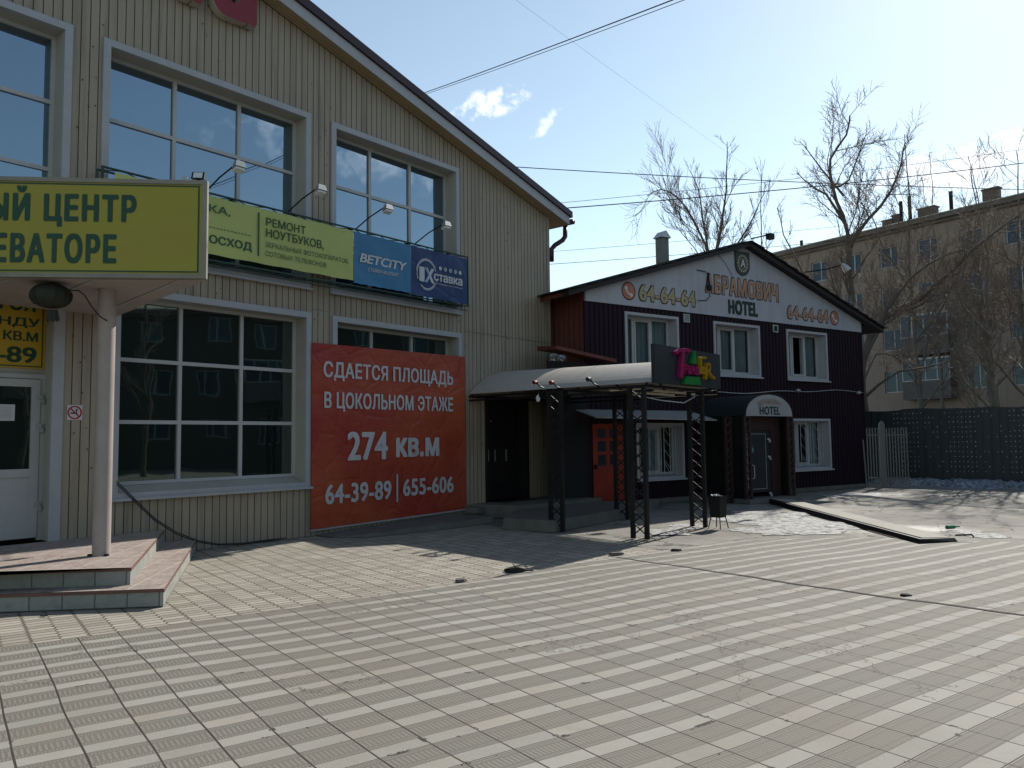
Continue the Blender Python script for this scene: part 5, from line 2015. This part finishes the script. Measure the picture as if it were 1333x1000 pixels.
def patch(name, poly, m, label, z, hmax, seed, step=0.12, cat='snow'):
    """thin irregular crust inside a polygon, with bays and islands"""
    rr = random.Random(seed)
    xs, ys = [p[0] for p in poly], [p[1] for p in poly]
    ph = [rr.uniform(0, 6.28) for _ in range(8)]
    def inside(x, y):
        c = False
        j = len(poly) - 1
        for i in range(len(poly)):
            if (poly[i][1] > y) != (poly[j][1] > y) and x < (poly[j][0] - poly[i][0]) * (y - poly[i][1]) / (poly[j][1] - poly[i][1]) + poly[i][0]:
                c = not c
            j = i
        return c
    def edge(x, y):
        best = 9
        for i in range(len(poly)):
            a, b = Vector(poly[i]), Vector(poly[i - 1])
            p = Vector((x, y))
            t = max(0, min(1, (p - a).dot(b - a) / max(1e-6, (b - a).length_squared)))
            best = min(best, (p - a - (b - a) * t).length)
        return best
    def h(x, y):
        w = 1.25 * (math.sin(2.1 * x + ph[0]) * math.sin(2.6 * y + ph[1]) + 0.6 * math.sin(5.3 * x + 2 * y + ph[2]) + 0.5 * math.sin(6.7 * y - 3 * x + ph[3])
             + 0.35 * math.sin(13 * x + ph[4]) * math.sin(11 * y + ph[5]))
        e = edge(x, y) * (1 if inside(x, y) else -1)
        return min(1.0, e * 2.0) - 0.12 + 0.46 * w
    mb = MB()
    idx = {}
    nx, ny = int((max(xs) - min(xs)) / step) + 2, int((max(ys) - min(ys)) / step) + 2
    H = {}
    for i in range(nx + 1):
        for j in range(ny + 1):
            x, y = min(xs) - step + i * step, min(ys) - step + j * step
            H[i, j] = (x, y, h(x, y))
    def vid(i, j):
        if (i, j) not in idx:
            x, y, v = H[i, j]
            idx[i, j] = len(mb.v)
            mb.v.append(Vector((x + rr.uniform(-.03, .03), y + rr.uniform(-.03, .03), z + max(-0.012, min(1.0, v * 1.4)) * hmax * rr.uniform(0.75, 1.15))))
        return idx[i, j]
    for i in range(nx):
        for j in range(ny):
            q = ((i, j), (i + 1, j), (i + 1, j + 1), (i, j + 1))
            if max(H[k][2] for k in q) > 0.0:
                mb.f.append(tuple(vid(*k) for k in q))
                mb.mi.append(0)
    return tag(mb.build(name, m, smooth=True), label, cat, kind='stuff')


patch('snow_patch', [(4.2, 15.3), (4.1, 16.7), (5.0, 17.9), (6.2, 17.1), (6.15, 14.2), (5.5, 13.5), (4.4, 13.75), (3.9, 14.5)], M_ice,
      'melting white ice crust on the ground left of the long concrete slab', -0.003, 0.022, 4, 0.09)
patch('snow_patch', [(8.6, 22.2), (10.4, 22.6), (10.6, 21.6), (8.9, 21.2)], M_ice, 'small white ice patch on the asphalt in front of the hotel corner', -0.006, 0.02, 9, 0.1)
patch('snow_patch', [(7.35, 12.9), (7.55, 13.7), (7.95, 13.7), (7.9, 12.75)], M_ice, 'small melting ice patch beside the end of the long concrete slab', -0.006, 0.016, 12, 0.07)
patch('snow_patch', [(2.4, 13.6), (2.9, 15.2), (3.4, 15.3), (3.5, 14.9), (2.9, 13.6)], M_ice, 'thin ice crust between the front lattice posts', -0.003, 0.012, 15, 0.06)
gb = MB()
GFr = Frame(70, (7.55, 13.75, 0.02))
gb.tube([GFr(-0.14, 0, 0.035), GFr(0.02, 0, 0.035), GFr(0.07, 0, 0.035), GFr(0.15, 0, 0.035)], [0.035, 0.035, 0.014, 0.012], 8)
tag(gb.build('glass_bottle', mat('green_bottle_glass', (0.01, 0.13, 0.035), 0.1, 0.1, bump=0), loc=(7.55, 13.75, 0.02)), 'green glass bottle lying at the edge of the small ice patch', 'bottle')

# rubble and joint on the square
mb = MB()
for k in range(40):
    T0, T1 = -8.4 + 5.4 * k / 40, -8.4 + 5.4 * (k + 1) / 40
    f = lambda T: 7.62 + 0.012 * (T + 8.4) ** 2 + 0.014 * math.sin(6 * T)
    w = 0.016 + 0.01 * abs(math.sin(3.1 * k))
    mb.face([FT(f(T0) - w, T0, und(f(T0), T0) + 0.001), FT(f(T0) + w, T0, und(f(T0), T0) + 0.001), FT(f(T1) + w, T1, und(f(T1), T1) + 0.001), FT(f(T1) - w, T1, und(f(T1), T1) + 0.001)])
struct(mb.build('open_joint', mat('dark_soil', (0.03, 0.027, 0.022), 0.95, 0.3)))
for (x, y, s_, lb, m) in ((3.99, 8.2, 0.07, 'small black square block lying on the open joint of the tiled square', M_room),
                          (0.0, 10.04, 0.10, 'dark scrap of wood with a stick lying where the tiles meet the block paving', M_black_steel),
                          (-4.55, 7.78, 0.025, 'tiny dark stone on the block paving in front of the porch steps', M_black_plastic),
                          (-0.63, 9.39, 0.07, 'flat dark chip of wood at the edge of the tiles', M_concrete),
                          (1.45, 11.38, 0.08, 'lump of broken mortar at the far end of the open joint', M_concrete),
                          (2.36, 11.69, 0.07, 'dark flat scrap on the tiles in front of the lattice posts', M_black_plastic)):
    rr = random.Random(int(x * 100))
    mb = MB()
    c = Vector((x, y, 0.0))
    k = 6
    lo = [c + Vector((s_ * 1.3 * math.cos(6.28 * i / k) * rr.uniform(.7, 1.2), s_ * 0.8 * math.sin(6.28 * i / k) * rr.uniform(.7, 1.2), 0)) for i in range(k)]
    hi = [p * 1.0 + Vector((0, 0, s_ * rr.uniform(0.35, 0.6))) for p in lo]
    hi = [c + (p - c) * 0.85 for p in hi]
    mb.prism(lo, hi)
    if 'stick' in lb:
        mb.tube([c + Vector((0.02, 0, 0.03)), c + Vector((0.24, -0.06, 0.015))], 0.008, 4)
        mb.tube([c + Vector((0.02, 0, 0.05)), c + Vector((-0.02, 0.05, 0.09))], 0.006, 4)
    tag(mb.build('debris_piece', m, loc=(x, y, 0)), lb, 'debris')

# pale picket gate by the hotel corner
pk = thing('picket_fence', 'pale metal picket fence panel with a pointed post at the right hotel corner', 'fence', (11.8, 25.3, 0))
PF = Frame(100, (11.75, 25.35, 0))
M_pale = mat('pale_fence_paint', (0.105, 0.103, 0.10), 0.5, 0.1)
mb = MB()
mb.box(PF, -0.03, 0.13, -0.05, 0.05, 0, 2.0)
mb.prism([PF(-0.03, -0.05, 2.0), PF(0.13, -0.05, 2.0), PF(0.13, 0.05, 2.0), PF(-0.03, 0.05, 2.0)], [PF(0.03, -0.01, 2.1), PF(0.07, -0.01, 2.1), PF(0.07, 0.01, 2.1), PF(0.03, 0.01, 2.1)])
mb.build('post', M_pale, pk)
for k in range(5):
    mb = MB()
    s = -0.40 + 0.085 * k
    mb.box(PF, s - 0.016, s + 0.016, -0.01, 0.01, 0.05, 1.88)
    mb.build('picket', M_pale, pk)
for k in range(8):
    mb = MB()
    s = 0.19 + 0.085 * k
    mb.box(PF, s - 0.016, s + 0.016, -0.01, 0.01, 0.05, 1.86)
    mb.build('picket', M_pale, pk)
for z in (0.25, 1.62):
    mb = MB()
    mb.box(PF, -0.46, 0.85, -0.035, -0.012, z, z + 0.05)
    mb.build('rail', M_pale, pk)
mb = MB()
mb.tube([PF(-0.52, 0.2, 0), PF(-0.58, 0.2, 1.5)], 0.03, 6)
mb.build('leaning_pole', M_pale, pk)

# dark fence of profiled sheets; pale dots paint light shining through holes
M_fence = NT('dark_green_profiled_sheet')
_n = M_fence
_sp = _n.n('ShaderNodeSeparateXYZ')
_n.link(_n.obj(), _sp.inputs[0])
_st = _n.noise(1.0, 5, 0.65, _n.mapped((5, 1, 0.4)))
_n.color(_n.mix(_n.ramp(_st, 0.35, 0.7), (0.006, 0.013, 0.015), (0.012, 0.021, 0.024)))
_n.set(Roughness=0.5)
M_fence = _n.m
df = thing('sheet_fence', 'tall dark green metal sheet fence dotted with painted spots of light at the right', 'fence', (13.7, 27.6, 0))
DF = Frame(132.4, (13.55, 27.7, 0))
mb = ribbed(DF, -2.4, 14.0, lambda s: 2.50 + 0.02 * math.sin(3 * s) + (0.03 if math.sin(1.7 * s) > 0 else 0), [], 0.25, 0.06, 0.03)
mb.build('sheet_panel', [M_fence, M_fence], df)
mb = MB()
M_light_dot = mat('pale_light_dots', (0.50, 0.54, 0.55), 0.35, 0.1, bump=0)
rr = random.Random(2)
for i in range(44):
    for j in range(13):
        if rr.random() < 0.12:
            continue
        s, z = -0.2 + i * 0.125, 0.40 + j * 0.165 + rr.uniform(-0.012, 0.012)
        if (i // 7) % 2 == 1 and rr.random() < 0.75:
            continue
        r_ = rr.uniform(0.008, 0.014)
        mb.face([DF(s - r_, 0.012, z - r_), DF(s + r_, 0.012, z - r_), DF(s + r_, 0.012, z + r_), DF(s - r_, 0.012, z + r_)])
o = mb.build('screw_and_light_dots', M_light_dot, df)
o['kind'] = 'stuff'
for k in range(5):
    mb = MB()
    mb.box(DF, -1.5 + k * 2.5, -1.42 + k * 2.5, -0.12, -0.04, 0, 2.25)
    mb.build('post', M_black_steel, df)
p0_, p1_ = DF(-0.6, 0.35, 0), DF(13.5, 0.35, 0)
q1_, q0_ = DF(13.5, 2.3, 0), DF(-0.2, 2.0, 0)
patch('snow_bank', [(p[0], p[1]) for p in (p0_, p1_, q1_, q0_)], M_dirty_snow, 'low bank of dirty snow along the foot of the dark sheet fence', -0.01, 0.20, 21, 0.13)

# ------------------------------------------------------------------ apartment block behind
FB = Frame(145.5, (20.3, 59.3, 0))
M_block = streaky('old_grey_brown_plaster', (0.21, 0.162, 0.13), (0.12, 0.09, 0.072), amt=0.6)
M_block_glass = glass_mirror('block_window_glass', (0.03, 0.045, 0.065), 1.4)


def block(F, length, floors, pitch, first, label, name='apartment_block', wallm=None, depth=12, eave=15.3, fh=2.78, wz=2.35, detail=True, roofup=1.7, balconies=()):
    B = thing(name, label, 'building', F(length / 2, -depth / 2, 0))
    wins = []
    k = 0
    while first + k * pitch < length - 1:
        s = first + k * pitch
        for f in range(floors):
            c = wz + f * fh
            wins.append((s - 0.62, s + 0.62, c - 0.72, c + 0.72))
        k += 1
    # wall with real openings, strip by strip
    mb = MB()
    cut = sorted({0.0, length} | {w[0] for w in wins} | {w[1] for w in wins})
    for a, b in zip(cut, cut[1:]):
        m = (a + b) / 2
        col = sorted((w[2], w[3]) for w in wins if w[0] < m < w[1])
        z = 0.0
        for c, d in col:
            mb.face([F(a, 0, z), F(b, 0, z), F(b, 0, c), F(a, 0, c)])
            z = d
        mb.face([F(a, 0, z), F(b, 0, z), F(b, 0, eave), F(a, 0, eave)])
    for w in wins:
        a, b, c, d = w
        for q in ([(a, 0, c), (b, 0, c), (b, -0.2, c), (a, -0.2, c)], [(a, 0, d), (b, 0, d), (b, -0.2, d), (a, -0.2, d)],
                  [(a, 0, c), (a, -0.2, c), (a, -0.2, d), (a, 0, d)], [(b, 0, c), (b, -0.2, c), (b, -0.2, d), (b, 0, d)]):
            mb.face([F(*p) for p in q])
    for s in (0, length):
        mb.face([F(s, 0, 0), F(s, -depth, 0), F(s, -depth, eave), F(s, -depth / 2, eave + roofup), F(s, 0, eave)])
    mb.face([F(0, -depth, 0), F(length, -depth, 0), F(length, -depth, eave), F(0, -depth, eave)])
    mb.build('wall', wallm or M_block, B)
    for (a, b, c, d) in wins[:95]:
        mb = MB()
        ring(mb, F, a, b, c, d, 0.07, -0.19, -0.12)
        mb.box(F, (a + b) / 2 + 0.1, (a + b) / 2 + 0.17, -0.19, -0.12, c + 0.07, d - 0.07)
        w_ = mb.build('window', M_white_pvc, B)
        mb = MB()
        mb.face([F(a, -0.16, c), F(b, -0.16, c), F(b, -0.16, d), F(a, -0.16, d)])
        mb.build('pane', M_block_glass, w_)
    mb = MB()
    mb.box(F, -0.3, length + 0.3, -0.05, 0.45, eave - 0.12, eave + 0.14)
    mb.box(F, -0.1, length + 0.1, 0.0, 0.2, eave - 0.32, eave - 0.12)
    mb.build('cornice', mat('grey_cornice', (0.12, 0.105, 0.09), 0.8, 0.2), B)
    mb = MB()
    e0, e1 = 0.5, -depth - 0.5
    mb.prism([F(-0.3, e0, eave + 0.15), F(length + 0.3, e0, eave + 0.15), F(length + 0.3, -depth / 2, eave + roofup), F(-0.3, -depth / 2, eave + roofup)],
             [F(-0.3, e0, eave + 0.22), F(length + 0.3, e0, eave + 0.22), F(length + 0.3, -depth / 2, eave + roofup + 0.1), F(-0.3, -depth / 2, eave + roofup + 0.1)])
    mb.prism([F(-0.3, -depth / 2, eave + roofup), F(length + 0.3, -depth / 2, eave + roofup), F(length + 0.3, e1, eave + 0.15), F(-0.3, e1, eave + 0.15)],
             [F(-0.3, -depth / 2, eave + roofup + 0.1), F(length + 0.3, -depth / 2, eave + roofup + 0.1), F(length + 0.3, e1, eave + 0.22), F(-0.3, e1, eave + 0.22)])
    mb.build('roof', mat('pale_slate_roof', (0.42, 0.39, 0.33), 0.8, 0.25, dirt=(0.2, 0.18, 0.15)), B)
    for s, z in balconies:
        mb = MB()
        mb.box(F, s - 1.5, s + 1.5, 0.001, 0.95, z - 1.25, z - 1.12)
        mb.box(F, s - 1.5, s + 1.5, 0.88, 0.94, z - 1.12, z - 0.1)
        mb.box(F, s - 1.5, s - 1.44, 0.001, 0.88, z - 1.12, z - 0.1)
        mb.box(F, s + 1.44, s + 1.5, 0.001, 0.88, z - 1.12, z - 0.1)
        bl = mb.build('balcony', mat('balcony_panel', (0.10, 0.09, 0.085), 0.7, 0.2), B)
        mb = MB()
        for k in range(5):
            mb.box(F, s - 1.5 + k * 0.735, s - 1.44 + k * 0.735, 0.88, 0.94, z - 0.1, z + 1.25)
        mb.box(F, s - 1.5, s + 1.5, 0.87, 0.95, z + 1.25, z + 1.35)
        mb.box(F, s - 1.5, s + 1.5, 0.87, 0.95, z - 0.098, z - 0.04)
        mb.build('balcony_glazing', M_white_pvc, bl)
        mb = MB()
        mb.face([F(s - 1.5, 0.91, z - 0.1), F(s + 1.5, 0.91, z - 0.1), F(s + 1.5, 0.91, z + 1.25), F(s - 1.5, 0.91, z + 1.25)])
        mb.build('pane', M_block_glass, bl)
    return B


B1 = block(FB, 44, 5, 2.62, 3.45, 'long five-storey grey-brown apartment block behind the bare trees at the right', balconies=((11.3, 7.9), (11.3, 5.1), (19.1, 7.9), (19.1, 5.1), (19.1, 10.7)))
mb = MB()
for i, (s, w, d, h) in enumerate(((7.9, 0.9, 0.5, 16.4), (8.4, 0.5, 0.4, 16.6), (10.5, 1.1, 0.6, 16.6), (14.5, 0.9, 0.5, 16.8))):
    mb = MB()
    mb.box(FB, s - w / 2, s + w / 2, -1.6 - d, -1.6, 15.4, h)
    mb.box(FB, s - w / 2 - 0.06, s + w / 2 + 0.06, -1.66 - d, -1.54, h, h + 0.08)
    mb.build('chimney', mat('brick_chimney', (0.11, 0.09, 0.08), 0.85, 0.25), B1)
for s, h in ((9.0, 17.4), (9.6, 17.6), (12.3, 17.2), (1.2, 16.4)):
    mb = MB()
    mb.tube([FB(s, -1.3, 15.4), FB(s, -1.3, h)], 0.12, 8)
    mb.build('vent_pipe', M_black_steel, B1)

# the block across the street, seen mirrored in the ground-floor windows
FO = Frame(188, (33.5, 22.0, 0))
block(FO, 50, 3, 3.1, 3.0, 'three-storey apartment block across the square, mirrored in the dark ground-floor windows', wallm=streaky('dark_brick_wall', (0.05, 0.036, 0.03), (0.03, 0.022, 0.02)), eave=9.4, fh=2.9, wz=2.4, roofup=1.4, balconies=((12.3, 5.3), (24.7, 5.3), (24.7, 8.2), (37.1, 5.3)))

#PART4
# ------------------------------------------------------------------ bare trees
M_bark = mat('grey_brown_bark', (0.10, 0.08, 0.065), 0.9, 0.3, bump=0.6, bscale=18)
M_bark_pale = mat('pale_poplar_bark', (0.13, 0.115, 0.095), 0.9, 0.3, bump=0.6, bscale=18)
M_twig = mat('brown_twigs', (0.16, 0.12, 0.095), 0.85, 0.2, bump=0)
M_dry_leaf = mat('dry_leaves', (0.30, 0.22, 0.10), 0.6, 0.3, bump=0)


def rvec(r):
    while True:
        v = Vector((r.uniform(-1, 1), r.uniform(-1, 1), r.uniform(-1, 1)))
        if 0.05 < v.length < 1:
            return v.normalized()


class Tree:
    def __init__(self, seed, up=0.10, wig=0.22, ang=(28, 55), ratio=0.55, dens=1.0, rmin=0.0100, levels=4):
        self.r = random.Random(seed)
        self.wood, self.fine, self.leaf = MB(), MB(), MB()
        self.up, self.wig, self.ang, self.ratio, self.dens, self.rmin, self.levels = up, wig, ang, ratio, dens, rmin, levels
        self.tips = []

    def emit(self, pts, rs, level):
        big = rs[0] > 0.035
        sides = 9 if rs[0] > 0.12 else 6 if rs[0] > 0.05 else 4 if rs[0] > 0.016 else 3
        (self.wood if big else self.fine).tube(pts, rs, sides, cap=False)

    def limb(self, p, d, L, r0, level, r1=None):
        r = self.r
        n = max(3, min(14, int(L / (0.5 if level < 2 else 0.28))))
        pts, rs = [p.copy()], [r0]
        d = d.normalized()
        r1 = r1 if r1 is not None else max(self.rmin * 0.55, r0 * 0.3)
        for i in range(n):
            d = (d + rvec(r) * self.wig * (0.6 if level == 0 else 1.0) + Vector((0, 0, self.up * (1.4 if level >= 2 else 0.8)))).normalized()
            pts.append(pts[-1] + d * L / n)
            rs.append(r0 + (r1 - r0) * (i + 1) / n)
        self.emit(pts, rs, level)
        self.sprout(pts, rs, L, level)

    def sprout(self, pts, rs, L, level, t0=0.22, count=None):
        r = self.r
        if level >= self.levels:
            self.tips.append(pts[-1])
            return
        per = (3.0, 4.2, 6.5, 9.0, 9.0)[min(level, 4)]
        cnt = count or max(2, int(L * per * self.dens * r.uniform(0.8, 1.2)))
        cnt = min(cnt, 34)
        for k in range(cnt):
            t = t0 + (1 - t0) * (k + r.uniform(0.1, 0.9)) / cnt
            x = t * (len(pts) - 1)
            i = min(len(pts) - 2, int(x))
            p = pts[i].lerp(pts[i + 1], x - i)
            ax = (pts[i + 1] - pts[i]).normalized()
            q = ax.cross(rvec(r))
            if q.length < 1e-3:
                continue
            q.normalize()
            an = rad(r.uniform(*self.ang))
            dd = ax * math.cos(an) + q * math.sin(an)
            ll = L * self.ratio * r.uniform(0.55, 1.1) * (1.15 - 0.6 * t)
            rr = rs[i] * r.uniform(0.30, 0.5)
            if ll < 0.16 or rr < self.rmin * 0.45:
                ll = max(ll, 0.18)
                rr = self.rmin * 0.8
                self.limb(p, dd, ll, max(rr, self.rmin * 0.75), 9)
                continue
            self.limb(p, dd, ll, max(rr, self.rmin), level + 1)
        # the leader goes on
        self.tips.append(pts[-1])

    def path(self, pts, r0, r1, level, t0=0.3, count=None, jitter=0.05):
        """a limb drawn through given points, then branched"""
        pts = [Vector(p) for p in pts]
        fin = []
        for i in range(len(pts) - 1):
            m = max(2, int((pts[i + 1] - pts[i]).length / 0.6))
            for k in range(m):
                # Catmull-Rom for a living curve
                p0 = pts[max(0, i - 1)]
                p1, p2 = pts[i], pts[i + 1]
                p3 = pts[min(len(pts) - 1, i + 2)]
                t = k / m
                q = 0.5 * ((2 * p1) + (p2 - p0) * t + (2 * p0 - 5 * p1 + 4 * p2 - p3) * t * t + (3 * p1 - p0 - 3 * p2 + p3) * t ** 3)
                fin.append(q + rvec(self.r) * jitter * (0 if not fin else 1))
        fin.append(pts[-1])
        n = len(fin) - 1
        r0 *= 0.8
        rs = [r0 + (r1 - r0) * (i / n) ** 0.7 for i in range(n + 1)]
        self.emit(fin, rs, level)
        L = sum((b - a).length for a, b in zip(fin, fin[1:]))
        self.sprout(fin, rs, L * 0.6, level, t0, count)

    def finish(self, name, label, base, group, bark, leaves=0.0):
        t = thing(name, label, 'tree', base, group)
        self.wood.build('trunk', bark, t, smooth=True)
        self.fine.build('crown', M_twig, t, smooth=True)
        if leaves:
            mb = MB()
            for p in self.tips:
                if self.r.random() < leaves:
                    a, b = rvec(self.r) * 0.028, rvec(self.r) * 0.022
                    c = p + Vector((0, 0, -0.02))
                    mb.face([c - a, c + b, c + a, c - b])
            if mb.f:
                mb.build('dry_leaves', M_dry_leaf, t)
        return t


GRP = 'bare trees behind the hotel and the dark fence'
# tall poplar to the right of the hotel gable
T = Tree(11, up=0.10, wig=0.26, ang=(25, 58), ratio=0.44, dens=1.4)
T.path([(14.2, 33, 0), (14.3, 33, 4), (14.35, 33, 7.5), (14.25, 33, 10.2), (13.75, 33.1, 12.2), (13.7, 33, 13.4), (14.4, 33, 14.5), (14.6, 33, 15.3)], 0.26, 0.03, 0, 0.38, 20)
T.path([(14.3, 33, 9.6), (15.0, 32.6, 10.6), (15.9, 32.4, 11.8), (16.3, 32.2, 12.9), (16.5, 32.2, 13.8)], 0.12, 0.02, 1, 0.25, 16)
T.path([(14.2, 33, 10.6), (13.3, 32.6, 11.8), (12.7, 32.5, 12.0), (12.0, 32.3, 12.6)], 0.09, 0.015, 1, 0.25, 12)
T.path([(14.2, 33, 11.8), (13.0, 33.3, 13.6), (12.6, 33.4, 14.3)], 0.07, 0.012, 1, 0.2, 12)
T.path([(13.75, 33.1, 12.2), (14.6, 33.3, 12.6), (15.2, 33.4, 14.0), (15.5, 33.4, 15.0)], 0.07, 0.012, 1, 0.2, 12)
T.path([(14.3, 33, 6.4), (13.0, 32.8, 7.3), (11.7, 32.6, 9.4), (11.2, 32.6, 11.2)], 0.10, 0.012, 1, 0.2, 14)
T.finish('bare_tree', 'tallest bare tree, its forked trunk rising just right of the hotel roof', (14.2, 33, 0), GRP, M_bark)
# leaning tree at the hotel corner
T = Tree(23, up=0.07, wig=0.28, ang=(28, 65), ratio=0.48, dens=1.5)
T.path([(12.95, 29, 0), (12.9, 29, 2.5), (12.95, 29, 4.7), (13.7, 28.9, 5.9), (15.0, 28.7, 6.6), (16.2, 28.5, 7.7), (17.4, 28.4, 8.8), (18.6, 28.3, 9.6)], 0.27, 0.03, 0, 0.40, 16)
T.path([(12.95, 29, 4.4), (14.1, 28.6, 6.8), (15.2, 28.4, 7.8), (16.4, 28.2, 8.3)], 0.12, 0.02, 1, 0.25, 10)
T.path([(12.9, 29, 3.0), (14.0, 28.5, 3.9), (15.6, 28.2, 4.2), (17.0, 28, 4.6)], 0.08, 0.012, 1, 0.2, 10)
T.path([(12.9, 29, 3.6), (13.6, 29.4, 4.6), (14.4, 29.6, 4.6), (15.4, 29.9, 3.9)], 0.06, 0.012, 1, 0.2, 10)
T.finish('bare_tree', 'bare tree with a thick limb leaning right from beside the hotel corner', (12.95, 29, 0), GRP, M_bark, 0.05)
# two behind the hotel roof
T = Tree(31, up=0.12, wig=0.20, ang=(20, 45), ratio=0.52, dens=1.45)
T.path([(8.9, 34, 0), (8.85, 34, 6), (8.75, 34, 9.2), (8.0, 34, 11.2), (7.3, 34, 12.2), (6.6, 34, 12.5), (6.0, 34, 12.2)], 0.20, 0.014, 0, 0.55, 14)
T.path([(8.8, 34, 8.8), (9.2, 34, 10.6), (9.5, 34, 12.4), (9.6, 34, 14.6)], 0.13, 0.012, 0, 0.2, 14)
T.path([(8.8, 34, 8.4), (8.6, 34.2, 10.5), (8.3, 34.3, 12.6), (8.0, 34.3, 13.4)], 0.09, 0.012, 1, 0.2, 12)
T.path([(8.9, 34, 8.6), (10.0, 33.8, 10.2), (10.7, 33.8, 11.4), (11.1, 33.8, 12.2)], 0.08, 0.012, 1, 0.2, 12)
T.path([(8.85, 34, 8.0), (8.0, 33.8, 9.8), (7.2, 33.8, 10.8)], 0.06, 0.012, 1, 0.2, 10)
T.finish('bare_tree', 'spreading bare tree behind the hotel roof between the chimney and the peak', (8.9, 34, 0), GRP, M_bark)
T = Tree(37, up=0.16, wig=0.14, ang=(16, 38), ratio=0.36, dens=1.3)
T.path([(11.6, 36, 0), (11.6, 36, 6), (11.55, 36, 10), (11.7, 36, 13.8)], 0.13, 0.01, 0, 0.5, 18)
T.path([(11.6, 36, 7.5), (10.9, 36.1, 9.8), (10.7, 36.2, 12.0)], 0.06, 0.01, 1, 0.2, 12)
T.finish('bare_tree', 'thin upright bare tree behind the hotel roof peak', (11.6, 36, 0), GRP, M_bark)
# trees in front of the block and behind the fence
SPECS = ((19.6, 38, 16.4, 0.20, 41, 'slender bare tree standing before the chimneys of the apartment block'),
         (21.3, 35, 14.2, 0.18, 43, 'bare tree reaching above the roof edge of the apartment block near the right margin'),
         (16.9, 27.5, 9.6, 0.16, 47, 'bare tree with scattered dry leaves close behind the dark fence'),
         (19.2, 29.5, 12.4, 0.18, 53, 'bare tree behind the dark fence at the right margin'),
         (17.6, 34.0, 10.8, 0.15, 59, 'bushy bare tree before the middle of the apartment block'),
         (15.6, 26.5, 6.4, 0.10, 61, 'low spreading bare tree hugging the dark fence'),
         (23.8, 39, 15.2, 0.2, 67, 'bare tree at the far right before the apartment roof'),
         (17.6, 41, 13.6, 0.14, 79, 'slim bare tree between the tallest tree and the apartment chimneys'),
         (22.3, 41, 16.0, 0.15, 83, 'slim bare tree rising over the pale roof strip of the apartment block'))
for x, y, h, r0, sd_, lb in SPECS:
    rr = random.Random(sd_)
    T = Tree(sd_, up=0.10, wig=0.24, ang=(24, 55), ratio=0.44, dens=1.35)
    k = rr.uniform(-0.5, 0.5)
    low = h * rr.uniform(0.2, 0.3)
    T.path([(x, y, 0), (x + k * 0.3, y, h * 0.25), (x + k, y + 0.2, h * 0.55), (x + k * 0.6, y, h * 0.8), (x + k * 1.2, y, h)], r0, 0.012, 0, 0.3, 17)
    for b in range(3):
        an = rr.uniform(0, 6.28)
        d = Vector((math.cos(an), math.sin(an) * 0.5, 0))
        z0 = h * (0.24 + 0.14 * b)
        p = Vector((x + k * 0.5, y, z0))
        T.path([p, p + d * h * 0.10 + Vector((0, 0, h * 0.12)), p + d * h * 0.18 + Vector((0, 0, h * 0.30))], r0 * 0.45, 0.012, 1, 0.2, 12)
    T.finish('bare_tree', lb, (x, y, 0), GRP, M_bark_pale, 0.10 if y < 30 else 0.0)
# trees before the block across the square: they show in the upper windows
for x, y, h, sd_, lb in ((21.0, 5.5, 11.5, 71, 'bare tree across the square, mirrored in the upper right window'),
                         (24.0, -1.0, 10.5, 73, 'bare tree across the square, mirrored in the ground-floor windows')):
    T = Tree(sd_, up=0.10, wig=0.22, ang=(22, 50), ratio=0.45, dens=0.6, rmin=0.009, levels=3)
    T.path([(x, y, 0), (x, y + 0.2, h * 0.5), (x + 0.3, y, h)], 0.18, 0.015, 0, 0.25, 18)
    T.finish('bare_tree', lb, (x, y, 0), 'bare trees across the square', M_bark)

# ------------------------------------------------------------------ overhead wires
M_wire = mat('black_wire', (0.02, 0.022, 0.025), 0.6, bump=0)


def wire(p, q, sag, r, label):
    p, q = Vector(p), Vector(q)
    mb = MB()
    mb.tube([p.lerp(q, i / 24) - Vector((0, 0, sag * 4 * (i / 24) * (1 - i / 24))) for i in range(25)], r, 4)
    tag(mb.build('overhead_wire', M_wire, loc=p.lerp(q, 0.5)), label, 'wire', 'overhead wires')


def ext(p, q, a, b):
    p, q = Vector(p), Vector(q)
    return p.lerp(q, a), p.lerp(q, b)


w1 = ext((-2.13, 20, 10.79), (2.23, 12, 8.52), -0.6, 2.2)
wire(*w1, 0.15, 0.010, 'upper of two close wires climbing from the beige roof to the top edge')
wire(w1[0] + Vector((0, 0, -0.03)), w1[1] + Vector((0.03, 0, -0.05)), 0.17, 0.006, 'lower of two close wires climbing from the beige roof to the top edge')
w2 = ext((0.36, 30, 12.31), (12.49, 33, 12.66), -0.5, 2.4)
wire(*w2, 0.25, 0.018, 'dark level wire passing high above the hotel roof')
w3 = ext((2.12, 30, 10.71), (12.64, 33, 12.49), -0.6, 2.6)
wire(*w3, 0.3, 0.022, 'thickest wire rising rightwards from the beige eave towards the tall tree')
wire(w3[0] + Vector((0, 0.5, 0.25)), w3[1] + Vector((0, 0.5, 0.9)), 0.3, 0.010, 'thin wire rising rightwards just over the thickest one')
w4 = ext((1.73, 34, 9.85), (8.37, 36, 10.82), -0.6, 2.6)
wire(*w4, 0.1, 0.009, 'faint wire seen left of the hotel chimney, upper one')
w5 = ext((1.72, 34, 9.3), (6.93, 36, 10.09), -0.8, 3.0)
wire(*w5, 0.1, 0.013, 'wire ending behind the hotel chimney, lower one')
w6 = ext((0.49, 25, 16.02), (15.02, 45, 16.69), -0.3, 1.6)
wire(*w6, 0.3, 0.0032, 'very faint wire slanting down through the open sky')
